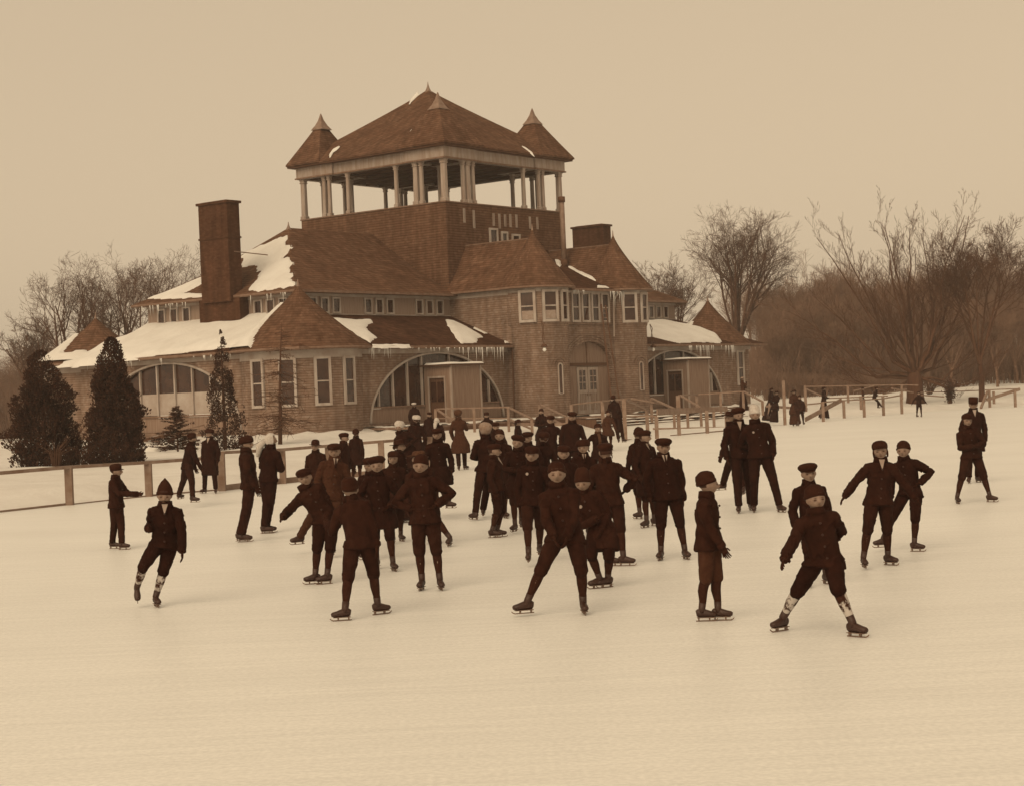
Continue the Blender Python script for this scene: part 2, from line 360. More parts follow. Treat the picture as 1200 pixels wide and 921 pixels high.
# --- wings (right one is the mirror image)
def wing(sg):
    X=(lambda u:u) if sg<0 else mir
    n=-1 if sg<0 else 1
    nx=(n,0,0); ny=(0,-1,0)
    ue,ul=-13.4,-17.6; vf=-4.3; vb=17.2
    # clerestory wall
    mb=MB(); pts=[(X(0),0),(X(ue),0),(X(ue),V1),(X(0),V1)]; wallp(mb,pts,6.6,8.6); mb.build('clerestory_wall',M['boardlight'],B)
    # frieze + band
    mb=MB()
    a,b_=sorted((X(ue),X(0)))
    mb.box((a-.04 if sg<0 else a,-.05,8.22),(b_ if sg<0 else b_+.04,.0,8.5)); mb.box((a,-.04,7.12),(b_,0,7.24))
    x=X(ue); mb.box((min(x,x+n*.05),-.05,8.22),(max(x,x+n*.05),V1+.05,8.5)); mb.box((min(x,x+n*.04),0,7.12),(max(x,x+n*.04),V1,7.24))
    mb.build('frieze',M['cream'],B)
    for c0 in (-12.25,-7.65,-3.1,):
        for k in range(3):
            window((X(c0+.15+k*.96),0,7.72),ny,.48,.74,B,.10,False)
        # close boarded strip between the groups
    for c0 in (-10.5,-6.05,-1.5,):
        pass
    vs_=[11.5,10.5,9.45] if sg<0 else [11.5,10.5,9.45]
    for v in (11.15,10.05,8.95,2.95,1.95,.95): window((X(ue),v,7.72),nx,.5,.74,B,.10,False)
    # hipped main roof
    zE,zR=8.5,12.85; oe=.7
    ap=-7.5
    mb=MB()
    P=lambda u,v,z:(X(u),v,z)
    N_=9
    def strip(p0,p1,q0,q1):
        # eave edge p0-p1 up to ridge edge q0-q1, sagging a little (bell-cast)
        rows=[]
        for i in range(N_+1):
            t=i/N_; s=t; sag=-.28*sin(PI*t)
            a_=Vector(p0).lerp(Vector(q0),s); c_=Vector(p1).lerp(Vector(q1),s); a_.z+=sag; c_.z+=sag; rows+= [a_,c_]
        mb.add(rows,[(2*i,2*i+1,2*i+3,2*i+2) for i in range(N_)])
    e0=P(ue-oe,-oe,zE); e1=P(.0,-oe,zE); e2=P(ue-oe,V1+oe,zE); e3=P(0,V1+oe,zE); r0=P(ap,MU,zR); r1=P(0,MU,zR)
    strip(e0,e1,r0,r1); strip(e3,e2,r1,r0); strip(e2,e0,r0,r0)
    rf=mb.build('wing_roof',M['roof'],B)
    mb=MB()
    a_,c_=sorted((X(ue-oe),X(0)))
    mb.box((a_,-oe,zE-.12),(c_,-oe+.03,zE+.02)); mb.box((a_,-oe+.03,zE-.12),(c_,0,zE-.08))
    x=X(ue-oe); mb.box((min(x,x-n*.03),-oe,zE-.12),(max(x,x-n*.03),V1+oe,zE+.02)); x2=X(ue); mb.box((min(x,x2),-oe+.03,zE-.13),(max(x,x2),V1+oe,zE-.09))
    mb.build('eave_board',M['eave'],B)
    finial((X(ap),MU),12.65,13.2,.22,rf)
    # lower roof round the end and the front
    zo,zi=5.14,7.2
    mb=MB()
    def lowstrip(p0,p1,q0,q1): mb.add([P(*p0),P(*p1),P(*q1),P(*q0)],[(0,1,2,3)])
    lowstrip((ul-.6,vf-.6,zo),(0,vf-.6,zo),(ue,0,zi),(0,0,zi))
    lowstrip((ul-.6,vf-.6,zo),(ul-.6,vb+.6,zo),(ue,0,zi),(ue,V1,zi))
    lr=mb.build('lower_roof',M['roofdark'] if sg<0 else M['roofdark'],B)
    mb=MB(); a_,c_=sorted((X(ul-.6),X(0)))
    mb.box((a_,vf-.6,zo-.13),(c_,vf-.57,zo+.03)); mb.box((a_,vf-.57,zo-.12),(c_,vf,zo-.09))
    x=X(ul-.6); x2=X(ul); mb.box((min(x,x-n*.03),vf-.6,zo-.13),(max(x,x-n*.03),vb+.6,zo+.03)); mb.box((min(x,x2),vf-.57,zo-.14),(max(x,x2),vb,zo-.1))
    mb.build('lower_eave_board',M['eave'],B)
    # lower walls with the two great arches
    zt=5.05; zb=.2; zs_=ZD+.1
    def archwall(mb,f,L0,L1,cc,a,h):
        # f maps (s,z) on the wall to a point
        n_=36; xs=[cc-a*cos(PI*i/n_) for i in range(n_+1)]; zs=[zs_+h*sin(PI*i/n_) for i in range(n_+1)]
        quad(mb,f(L0,zb),f(cc-a,zb),f(cc-a,zt),f(L0,zt)); quad(mb,f(cc+a,zb),f(L1,zb),f(L1,zt),f(cc+a,zt)); quad(mb,f(cc-a,zb),f(cc+a,zb),f(cc+a,zs_),f(cc-a,zs_))
        for i in range(n_): quad(mb,f(xs[i],zs[i]),f(xs[i+1],zs[i+1]),f(xs[i+1],zt),f(xs[i],zt))
        # reveal
        for i in range(n_):
            p,q=f(xs[i],zs[i]),f(xs[i+1],zs[i+1]); p2,q2=f(xs[i],zs[i],.3),f(xs[i+1],zs[i+1],.3); quad(mb,p,q,q2,p2)
    mb=MB()
    ff=lambda s,z,d=0:(X(s),vf+d,z); fl=lambda s,z,d=0:(X(ul+d),s,z)
    archwall(mb,ff,ul+1.2,0,-6.5,5.85,4.76-zs_); archwall(mb,fl,vf+1.2,vb-1.2,6.2,5.85,4.76-zs_)
    lw=mb.build('lower_wall',M['wall'],B)
    mb=MB(); a_,c_=sorted((X(ul+1),X(0))); mb.box((a_,vf-.05,4.62+.14),(c_,vf,zt)); x=X(ul); mb.box((min(x,x+n*.05),vf+1,4.76),(max(x,x+n*.05),vb-1,zt)); mb.build('lower_frieze',M['cream'],B)
    if sg>0:
        mb=MB(); quad(mb,(X(ul),vb,zb),(X(0),vb,zb),(X(0),vb,zt),(X(ul),vb,zt)); mb.build('rear_wall',M['wall'],B)
    # arch fillings
    for side,f,cc in (('front',ff,-6.5),('end',fl,6.2)):
        a,h=5.85,4.76-zs_
        def zarch(s): q=1-((s-cc)/a)**2; return zs_+h*math.sqrt(max(q,0))
        if side=='end' and sg>0: continue
        tr=MB(); pts=[Vector(f(cc-(a+.03)*cos(PI*i/40),zs_-.0+(h+.03)*sin(PI*i/40),-.03)) for i in range(41)]
        tr.tube(pts,.075,6).build('arch_trim',M['white'],B,True)
        bays=[-5.0,-3.8,-2.55,-1.3,1.15,3.35,4.75] if side=='front' else [-4.9,-3.45,-2.0,-.55,.9,2.35,3.6,4.9]
        if sg>0: bays=[-q for q in bays[::-1]]
        edges=[-a]+bays+[a]
        zsill=1.82
        for i in range(len(edges)-1):
            s0,s1=edges[i],edges[i+1]; pan=MB(); K=6
            mid=(s0+s1)/2
            z_lo=zsill
            whitelow=(side=='end' and sg<0 and abs(mid-3.0)>.8)
            if whitelow: z_lo=3.1
            vs=[f(cc+s0,z_lo,.22)]+[f(cc+s1,z_lo,.22)]+[f(cc+s1+(s0-s1)*k/K,max(z_lo,zarch(cc+s1+(s0-s1)*k/K)),.22) for k in range(K+1)]
            pan.add(vs,[tuple(range(len(vs)))]).build('arch_window',M['glass'],B)
            if whitelow:
                s=MB(); vs=[f(cc+s0,1.9,.2),f(cc+s1,1.9,.2),f(cc+s1,min(3.1,zarch(cc+s1)),.2),f(cc+s0,min(3.1,zarch(cc+s0)),.2)]; s.add(vs,[(0,1,2,3)]).build('lower_panel',M['cream'],B)
            if i>0:
                top=zarch(cc+s0); lo=zsill; p=Vector(f(cc+s0,lo,.14)); q=Vector(f(cc+s0,top,.14))
                MB().beam(p,q,.13,.10,Vector((1,0,0)) if side=='front' else Vector((0,1,0))).build('mullion',M['white'],B)
        lp=MB(); quad(lp,f(cc-a,zb,.12),f(cc+a,zb,.12),f(cc+a,zsill-.06,.12),f(cc-a,zsill-.06,.12)); lp.build('sill_panel',M['board'],B)
        s=MB(); s.beam(Vector(f(cc-a+.1,zsill,.12)),Vector(f(cc+a-.1,zsill,.12)),.16,.09).build('arch_sill',M['eave'],B)
    # storm porch standing out of the front arch
    u0=-7.65 if sg<0 else None
    if sg<0: x0,x1=-7.65,-5.05
    else: x0,x1=17.3,19.9
    y0,y1=vf-1.9,vf+.1; zp=3.98 if sg<0 else 4.02
    mb=MB(); dv0,dv1=y0+.45,y1-.35
    quad(mb,(x0,y0,.3),(x1,y0,.3),(x1,y0,zp),(x0,y0,zp)); quad(mb,(x1,y0,.3),(x1,y1,.3),(x1,y1,zp),(x1,y0,zp))
    for (a_,c_,b0,b1) in ((y0,dv0,.3,zp),(dv1,y1,.3,zp),(dv0,dv1,3.35,zp)): quad(mb,(x0,c_,b0),(x0,a_,b0),(x0,a_,b1),(x0,c_,b1))
    po=mb.build('storm_porch',M['board'],B)
    d=MB(); quad(d,(x0+.06,dv1,.5),(x0+.06,dv0,.5),(x0+.06,dv0,3.35),(x0+.06,dv1,3.35)); dr=d.build('door',M['boarddark'],po)
    MB().box((x0+.02,dv0+.15,2.0),(x0+.05,dv0+.6,3.1)).box((x0+.02,dv0+.72,2.0),(x0+.05,dv1-.12,3.1)).build('pane',M['glass'],dr)
    MB().box((x0-.06,y0-.06,.3),(x0+.05,y0+.06,zp)).box((x1-.05,y0-.06,.3),(x1+.06,y0+.06,zp)).box((x0-.05,dv0-.05,.5),(x0+.0,dv0+.05,3.42)).box((x0-.05,dv1-.05,.5),(x0,dv1+.05,3.42)).box((x0-.05,dv0+.05,3.32),(x0,dv1-.05,3.42)).build('corner_board',M['column'],po)
    ro=MB().box((x0-.25,y0-.25,zp),(x1+.2,vf+.2,zp+.09)).build('porch_roof',M['boarddark'],po)
    s=MB(); nx_,ny_=16,12; vs=[];fs=[]
    for i in range(nx_+1):
        for j in range(ny_+1):
            uu=x0-.3+(x1-x0+.55)*i/nx_; vv=y0-.3+(vf-.02-y0+.3)*j/ny_; e=min(i,nx_-i,j,ny_-j)
            vs.append((uu,vv,zp+.09+(0 if e==0 else .10+.04*noise.noise((uu,vv,2)))))
    for i in range(nx_):
        for j in range(ny_): k=i*(ny_+1)+j; fs.append((k,k+ny_+1,k+ny_+2,k+1))
    s.add(vs,fs).build('snow',M['snow'],po,True)
    return lr,rf
lrL,rfL=wing(-1); lrR,rfR=wing(1)
# --- corner turrets of the low ring
CP=1.17
def corner_turret(cu,cv,R,zroof,ze,wins,n=36,snowy=False,fz=None):
    mb=MB(); mb.revolve([(R,.2),(R,5.1)],(0,0),n,cap=False).build('turret_wall',M['wall_round'],B,True,(cu,cv,0))
    MB().revolve([(R+.05,4.58),(R+.05,5.1)],(cu,cv),n,cap=False).build('turret_frieze',M['cream'],B,True)
    mb=MB(); profile_roof(mb,(0,0),R+.58,ze,zroof-.25,n,CP,steps=14); ro=mb.build('turret_roof',M['roof_round'],B,False,(cu,cv,0))
    for p in ro.data.polygons: p.use_smooth=False
    MB().revolve([(R+.0,ze-.13),(R+.61,ze-.13),(R+.61,ze+.0),(R+.5,ze+.01)],(cu,cv),n,cap=False).build('eave_board',M['eave'],B,True)
    finial((0,0),zroof-.78,zroof+.1,.30,ro)
    for a,w_,h_,zc in wins:
        nrm=(cos(a),sin(a),0); window((cu+R*cos(a),cv+R*sin(a),zc),nrm,w_,h_,B,.14,True)
    return ro
# direction from turret to camera in local coordinates
def camdir(cu,cv):
    p=loc2w(cu,cv,0); d=Vector((0,0,0))-p; return math.atan2(d.dot(VV),d.dot(UV))
cd=camdir(-15.1,-1.9)
R1=3.25
tnear=corner_turret(-15.1,-1.9,R1,8.85,5.16,[(cd+math.radians(d),.66,2.3,3.36) for d in (-45,-13,19.5,50)])
tfar=corner_turret(-15.0,15.3,3.05,8.15,5.16,[(cd+math.radians(-95),.66,2.3,3.36)])
cd2=camdir(27.3,-1.9)
tright=corner_turret(27.3,-1.9,2.55,8.75,5.16,[(cd2+math.radians(57),.62,2.25,3.45)])
# --- entrance block
vf=-6.1; cL=(1.85,-5.2); cR=(10.5,-5.2); RT=1.92; zE=8.6
mb=MB()
quad(mb,(0,0,.3),(0,-5.2,.3),(0,-5.2,zE),(0,0,zE)); quad(mb,(W,-5.2,.3),(W,0,.3),(W,0,zE),(W,-5.2,zE))
# front wall with the arched portal
pa,pc,zi_,ph=2.28,MU-.05,3.9,1.4
def fw(s,z,d=0): return (s,vf+d,z)
quad(mb,fw(2.5,.3),fw(pc-pa,.3),fw(pc-pa,6.35),fw(2.5,6.35)); quad(mb,fw(pc+pa,.3),fw(9.8,.3),fw(9.8,6.35),fw(pc+pa,6.35))
n_=24
for i in range(n_):
    x0,x1=pc-pa*cos(PI*i/n_),pc-pa*cos(PI*(i+1)/n_); a0,a1=zi_+ph*sin(PI*i/n_),zi_+ph*sin(PI*(i+1)/n_)
    quad(mb,fw(x0,a0),fw(x1,a1),fw(x1,6.35),fw(x0,6.35)); quad(mb,fw(x0,a0),fw(x1,a1),fw(x1,a1,.35),fw(x0,a0,.35))
quad(mb,fw(pc-pa,.3),fw(pc-pa,.3,.35),fw(pc-pa,zi_,.35),fw(pc-pa,zi_)); quad(mb,fw(pc+pa,.3,.35),fw(pc+pa,.3),fw(pc+pa,zi_),fw(pc+pa,zi_,.35))
quad(mb,fw(pc-pa,.3),fw(pc+pa,.3),fw(pc+pa,ZD),fw(pc-pa,ZD))
quad(mb,fw(2.5,6.35,-.12),fw(9.8,6.35,-.12),fw(9.8,8.6,-.12),fw(2.5,8.6,-.12)); quad(mb,fw(2.5,6.35,-.12),fw(2.5,6.35),fw(9.8,6.35),fw(9.8,6.35,-.12))
mb.build('entrance_wall',M['wall'],B)
for c in (cL,cR):
    mb=MB(); pr=[(RT,.3),(RT,6.2),(RT+.06,6.35),(RT+.08,6.45),(RT+.08,8.55)]; mb.revolve(pr,(0,0),32,cap=False).build('entrance_turret_wall',M['wall_round'],B,True,(*c,0))
    MB().revolve([(RT+.12,8.28),(RT+.12,8.62)],c,32,cap=False).build('turret_frieze',M['cream'],B,True)
# shingled voussoir rings
def ring_arch(f,c0,a,z_,h,wd,par=B,steps=24,k=3):
    for j in range(k):
        mb=MB(); o0=wd*j/k+.01; o1=wd*(j+1)/k-.03; e=-.03-.012*j
        vs=[];fs=[]
        for i in range(steps+1):
            t=PI*i/steps
            for o in (o0,o1): vs+= [f(c0-(a+o)*cos(t),z_+(h+o)*sin(t),e),f(c0-(a+o)*cos(t),z_+(h+o)*sin(t),.01)]
        for i in range(steps): 
            b0=i*4; fs+=[(b0,b0+2,b0+6,b0+4),(b0+2,b0+3,b0+7,b0+6),(b0+1,b0,b0+4,b0+5)]
        mb.add(vs,fs).build('arch_ring',M['wall'],par)
ring_arch(fw,pc,pa,zi_,ph,.52)
mb=MB(); K=24
vs=[fw(pc-pa*cos(PI*i/K),zi_+ph*sin(PI*i/K),.3) for i in range(K+1)]; mb.add(vs,[tuple(range(K+1))[::-1]])
tym=mb.build('portal_tympanum',M['board'],B); MB().box((pc-.05,vf+.24,zi_+.08),(pc+.05,vf+.29,zi_+ph-.03)).build('batten',M['eave'],tym)
pp=MB(); 
for s0,s1 in ((pc-pa,pc-1.15),(pc+1.15,pc+pa)): quad(pp,fw(s0,ZD,.3),fw(s1,ZD,.3),fw(s1,zi_,.3),fw(s0,zi_,.3))
quad(pp,fw(pc-1.15,3.74,.3),fw(pc+1.15,3.74,.3),fw(pc+1.15,zi_,.3),fw(pc-1.15,zi_,.3))
pp.build('portal_boarding',M['board'],B)
MB().box((pc-pa,vf+.2,zi_-.09),(pc+pa,vf+.32,zi_+.08)).build('transom',M['boarddark'],B)
for sgn in (-1,1):
    x0=pc+(-1.12 if sgn<0 else .03); x1=x0+1.09; y=vf+.26
    d=MB(); zt_=3.72
    d.box((x0,y,ZD),(x0+.2,y+.06,zt_)).box((x1-.2,y,ZD),(x1,y+.06,zt_)).box((x0+.2,y,ZD),(x1-.2,y+.06,ZD+.22)).box((x0+.2,y,zt_-.18),(x1-.2,y+.06,zt_)).box((x0+.2,y,2.1),(x1-.2,y+.06,2.32))
    for k in range(1,4): xx_=x0+.2+(x1-x0-.4)*k/4; d.box((xx_-.03,y+.01,ZD+.22),(xx_+.03,y+.06,2.1))
    d.box(((x0+x1)/2-.03,y+.01,2.32),((x0+x1)/2+.03,y+.06,zt_-.18)); 
    for zz in (2.78,3.16): d.box((x0+.2,y+.012,zz-.025),((x0+x1)/2-.03,y+.05,zz+.025)).box(((x0+x1)/2+.03,y+.012,zz-.025),(x1-.2,y+.05,zz+.025))
    do=d.build('door_leaf',M['column'],B)
    MB().box((x0+.18,y+.045,ZD+.2),(x1-.18,y+.058,2.12)).build('door_panel',M['board'],do)
    MB().box((x0+.2,y+.035,2.32),(x1-.2,y+.043,zt_-.18)).build('pane',M['glass'],do)
    MB().box(((x1-.16 if sgn<0 else x0+.06),y-.06,1.95),((x1-.08 if sgn<0 else x0+.12),y,2.1)).build('handle',M['metal'],do)
# band of windows over the portal
for k in range(4): window((MU-1.62+k*1.06,vf-.12,7.42),(0,-1,0),.62,1.62,B,.13,True)
mb=MB().box((2.6,vf-.2,8.30),(9.7,vf-.12,8.62)); mb.build('frieze',M['cream'],B)
cdL=camdir(*cL); cdR=camdir(*cR)
for d,w_,cu_ in ((-14,.74,True),(26,.74,True),(60,.5,False)): a=cdL+math.radians(d); window((cL[0]+(RT+.08)*cos(a),cL[1]+(RT+.08)*sin(a),7.42),(cos(a),sin(a),0),w_,1.62,B,.16,True,curtain=cu_)
for d,w_ in ((25,.74),(63,.6)): a=cdR+math.radians(d); window((cR[0]+(RT+.08)*cos(a),cR[1]+(RT+.08)*sin(a),7.42),(cos(a),sin(a),0),w_,1.62,B,.16,True)
def slit(c,ang,zb_,zt_):
    cu,cv=c; a=ang; nrm=Vector((cos(a),sin(a),0)); T=frame_T((cu+RT*cos(a),cv+RT*sin(a),0),nrm)
    w_=.17; pts=[(-w_,zb_),(w_,zb_),(w_,zt_-.17)]+[(w_*cos(PI*k/8),zt_-.17+w_*sin(PI*k/8)) for k in range(1,8)]+[(-w_,zt_-.17)]
    f=MB(); loop=[T@Vector((x,.03,z)) for x,z in pts]; f.tube(loop+[loop[0]],.05,5,False); fo=f.build('slit_window',M['column'],B)
    g=MB(); g.add([T@Vector((x,.02,z)) for x,z in pts],[tuple(range(len(pts)))]).build('pane',M['glass'],fo)
    ff_=lambda s,z,d=0: tuple(T@Vector((s,-d*1.0+.0,z)))
    ring_arch(ff_,0,.27,zt_-.15,.25,.34,fo,14,2)
slit(cL,cdL+math.radians(43),2.15,3.95); slit(cR,cdR+math.radians(48),2.15,3.95)
# roofs of the entrance block
mb=MB()
def slab(pts): mb.add([Vector(p) for p in pts],[tuple(range(len(pts)))])
for (ur,uo,ui) in ((1.8,-.5,4.3),(10.55,W+.5,8.05)):
    K=8
    for k in range(K):
        t0,t1=k/K,(k+1)/K
        def pt(t,v): return (uo+(ur-uo)*t, v, zE+(11.6-zE)*t-.25*sin(PI*t))
        slab([pt(t0,.0),pt(t1,.0),pt(t1,-5.2),pt(t0,-5.2)])
        def pi_(t,v): return (ui+(ur-ui)*t, v, zE+(11.6-zE)*t-.1*sin(PI*t))
        slab([pi_(t0,-5.9),pi_(t1,-5.2),pi_(t1,0),pi_(t0,0)])
er=mb.build('entrance_roof',M['roof'],B)
mb=MB(); mb.add([Vector(p) for p in ((1.8,-6.75,8.5),(10.5,-6.75,8.5),(10.5,0,11.3),(1.8,0,11.3))],[(0,1,2,3)]); mr=mb.build('middle_roof',M['roofdark'],B)
MB().box((3.5,-6.78,8.40),(8.9,-6.74,8.54)).box((3.5,-6.74,8.42),(8.9,-6.1,8.46)).build('gutter',M['eave'],B)
MB().beam((1.8,.05,11.62),(1.8,-4.9,11.62),.12,.08).beam((10.55,.05,11.62),(10.55,-4.9,11.62),.12,.08).build('ridge_board',M['eave'],er)
for c in (cL,cR):
    mb=MB(); profile_roof(mb,(0,0),RT+.55,8.62,12.15,36,1.22,steps=14); r=mb.build('turret_roof',M['roof_round'],B,False,(*c,0))
    MB().revolve([(RT,8.5),(RT+.56,8.5),(RT+.56,8.61),(RT+.4,8.64)],c,36,cap=False).build('eave_board',M['eave'],B,True)
    finial((0,0),11.35,12.5,.34,r)
MB().box((-.5,-5.2,8.5),(-.46,0,8.62)).box((-.46,-5.2,8.52),(0,0,8.56)).build('eave_board',M['eave'],B)
MB().box((-.05,-5.2,8.2),(.0,0,8.5)).build('frieze',M['cream'],B)
# --- chimneys, stove pipe, gutters
def chimney(u0,v0,u1,v1,zb_,zt_):
    c=MB().box((u0,v0,zb_),(u1,v1,zt_)).build('chimney',M['brick'],B)
    MB().box((u0-.05,v0-.05,zt_-2.05),(u1+.05,v1+.05,zt_-1.95)).build('brick_band',M['brick'],c); MB().box((u0-.10,v0-.10,zt_-.06),(u1+.10,v1+.10,zt_+.08)).build('chimney_cap',M['brick'],c)
    MB().box((u0+.15,v0+.2,zt_+.08),(u1-.15,v1-.2,zt_+.13)).build('flue',M['boarddark'],c)
    return c
chimney(-14.3,4.25,-13.35,6.62,8.2,13.85)
MB().box((-14.1,3.75,6.0),(-13.38,7.1,8.4)).build('chimney_base',M['brick'],B)
MB().beam((-14.0,4.1,11.0),(-10.9,4.6,10.95),.05,.05).build('chimney_stay',M['eave'],B)
chimney(24.9,5.5,25.95,8.3,10,14.6)
p=MB(); p.tube([(9.45,-2.0,10.3),(9.45,-2.0,14.75)],.17,12); pipe=p.build('stove_pipe',M['metal'],B,True)
MB().tube([(9.45,-2.0,14.6),(9.45,-2.0,14.95)],.23,12).tube([(9.45,-2,10.3),(9.45,-2,10.85)],.24,12).build('pipe_collar',M['soffit'],pipe,True)
MB().tube([(-.07,-4.75,5.0),(-.09,-4.75,3.0),(-.06,-4.7,.9)],.055,6).build('downpipe',M['boarddark'],B)
MB().tube([(8.55,-6.85,8.4),(8.5,-6.4,7.9),(8.45,-6.35,5.6)],.06,6).build('downpipe',M['column'],B)
# foundation skirt
mb=MB(); 
mb.box((-17.4,-4.2,.1),(0,-4.1,.95))
# --- snow lying on the roofs
def polyin(x,y,P):
    c=False; j=len(P)-1
    for i in range(len(P)):
        xi,yi=P[i]; xj,yj=P[j]
        if (yi>y)!=(yj>y) and x<(xj-xi)*(y-yi)/(yj-yi)+xi: c=not c
        j=i
    return c
def edged(x,y,P):
    d=1e9
    for i in range(len(P)):
        a=Vector(P[i]);b=Vector(P[(i+1)%len(P)]);p=Vector((x,y)); ab=b-a
        t=max(0,min(1,(p-a).dot(ab)/max(ab.length_squared,1e-9))); d=min(d,(p-(a+ab*t)).length)
    return d
def snow_patch(poly_px,p0,n,par,thick=.14,cell=.12,rag=.35,hfun=None,soft=.35,name='snow'):
    # poly given as photo pixels, laid on the roof plane (or height function) of the building
    P=[]
    for q in poly_px:
        h=hit_plane(q[0],q[1],p0,n); P.append((h.x,h.y))
    nn=Vector(n); p0v=Vector(p0)
    hz=hfun or (lambda x,y: p0v.z-((x-p0v.x)*nn.x+(y-p0v.y)*nn.y)/nn.z)
    x0=min(a for a,b in P)-.3;x1=max(a for a,b in P)+.3;y0=min(b for a,b in P)-.3;y1=max(b for a,b in P)+.3
    nx_=int((x1-x0)/cell)+2; ny_=int((y1-y0)/cell)+2; idx={}; vs=[]; fs=[]
    def val(i,j):
        x=x0+i*cell;y=y0+j*cell; d=edged(x,y,P); d=d if polyin(x,y,P) else -d
        return d+rag*(noise.noise((x*.9,y*.9,3.1))+.5*noise.noise((x*2.7,y*2.7,8)))
    grid=[[val(i,j) for j in range(ny_)] for i in range(nx_)]
    def vert(i,j):
        if (i,j) not in idx:
            x=x0+i*cell;y=y0+j*cell; d=grid[i][j]; z=hz(x,y)
            h=thick*min(1,max(0,d)/soft)**.5*(1+.35*noise.noise((x*.8,y*.8,1)))
            idx[(i,j)]=len(vs); vs.append((x,y,z+(h if d>0 else -.06)))
        return idx[(i,j)]
    for i in range(nx_-1):
        for j in range(ny_-1):
            if max(grid[i][j],grid[i+1][j],grid[i][j+1],grid[i+1][j+1])>0: fs.append((vert(i,j),vert(i+1,j),vert(i+1,j+1),vert(i,j+1)))
    m_=MB().add(vs,fs); return m_.build(name,M['snow'],par,True)
sl_end=.4333; sl_fr=(7.2-5.14)/4.9
# low roof, end slope (left): nearly all white
nE=(-(7.2-5.14)/4.8,0,1); p0E=(-18.2,0,5.14)
snow_patch([(60,431),(70,420),(150,394),(172,381),(240,374),(330,352),(345,356),(322,385),(300,404),(150,421),(96,428)],p0E,nE,lrL,.2,.16,.1)
# cone snow of turrets: mesh wrapped on the flare
def cone_snow(c,R,ze,zr,a0,a1,tlo,thi,par,ragf=.08,thick=.1,seed=0):
    R=R+.58; zt=zr-.25; vs=[];fs=[];idx={}; na=60;nt_=24
    def ok(i,j):
        a=i/na; t=tlo+(1-tlo)*j/nt_
        return t < thi(a)+ragf*(noise.noise((a*9,t*3,seed))+.4*noise.noise((a*30,t*9,seed)))
    def vert(i,j):
        if (i,j) not in idx:
            a=a0+(a1-a0)*i/na; t=tlo+(1-tlo)*j/nt_; r=.05+(R-.05)*(1-t)**CP
            e=thick if ok(i,j) and 0<i<na else -.03
            idx[(i,j)]=len(vs); vs.append(((r+e*.7)*cos(a),(r+e*.7)*sin(a),ze+(zt-ze)*t+e))
        return idx[(i,j)]
    for i in range(na):
        for j in range(nt_):
            if ok(i,j) or ok(i+1,j) or ok(i,j+1) or ok(i+1,j+1): fs.append((vert(i,j),vert(i+1,j),vert(i+1,j+1),vert(i,j+1)))
    return MB().add(vs,fs).build('snow',M['snow'],par,True)
def cdeg(base,d): return base+math.radians(d)
# near turret: snow on its left shoulder
cone_snow((-15.1,-1.9),R1,5.16,8.85,cdeg(cd,-150),cdeg(cd,-42),.02,lambda a:.72-.75*max(0,(a-.50)/.5)**1.3,tnear,.06,.12,1)
cf=camdir(-15,15.3)
cone_snow((-15.0,15.3),3.05,5.16,8.15,cdeg(cf,-125),cdeg(cf,80),.03,lambda a:.62-.62*math.exp(-((a-.45)/.0001)**2)*0-.42*max(0,min(1,(a-.28)/.1)) +.05*a,tfar,.06,.12,4)
# end slope of the upper wing roof
cR2=camdir(27.3,-1.9)
cone_snow((27.3,-1.9),2.55,5.16,8.75,cdeg(cR2,-120),cdeg(cR2,-18),.02,lambda a:.50-.5*max(0,(a-.62)/.38),tright,.05,.16,7)
zs_u=(12.85-8.5)/(14.1-7.5)
nU=(-zs_u,0,1); p0U=(-14.1,0,8.4)
hU=lambda x,y: 8.5+(x+14.1)*zs_u-.28*sin(PI*max(0,min(1,(x+14.1)/6.6)))
snow_patch([(172,351),(190,343),(237,322),(238,330),(217,343),(237,345),(237,350),(205,352)],p0U,nU,rfL,.14,.12,.08,hU)
snow_patch([(283,298),(300,289),(336,277),(339,300),(345,335),(290,344),(297,330),(310,312),(298,308),(284,310)],p0U,nU,rfL,.12,.10,.34,hU)
snow_patch([(283,298),(290,293),(292,300),(284,306)],p0U,nU,rfL,.1,.1,.2,hU)
# front slope of the low left roof
nF=(0,-sl_fr,1); p0F=(0,-4.9,5.14)
snow_patch([(389,374),(435,375),(437,379),(429,384),(437,393),(441,396),(434,402),(420,394)],p0F,nF,lrL,.13,.08,.12)
snow_patch([(521,375),(531,376),(548,384),(568,396),(560,397),(559,402),(540,403),(531,392)],p0F,nF,lrL,.13,.08,.12)
snow_patch([(590,398.5),(598,402),(592,402.5)],p0F,nF,lrL,.08,.06,.02)
snow_patch([(556,383),(572,391),(568,391.5),(554,385)],p0F,nF,lrL,.05,.06,.02)
snow_patch([(437,404),(480,404),(480,406),(437,406.5)],p0F,nF,lrL,.06,.08,.12)
# right low roof
snow_patch([(753,377),(775,376),(790,378),(812,384),(817,385),(827,376),(832,379),(846,400),(844,402.5),(815,401),(795,402.5),(780,399),(765,395),(753,395)],p0F,nF,lrR,.22,.12,.12)
# valley snow on the entrance roof
nM=(0,-(11.3-8.5)/6.75,1); p0M=(0,-6.75,8.5)
snow_patch([(649,301),(657,304),(660,310),(656,313),(652,310)],p0M,nM,mr,.14,.06,.06)
snow_patch([(664,308),(680,319),(692,320),(705,331),(698,330),(683,323),(666,314)],p0M,nM,mr,.14,.06,.06)
snow_patch([(700,335),(710,336),(714,338),(700,337.5)],p0M,nM,mr,.12,.05,.05)
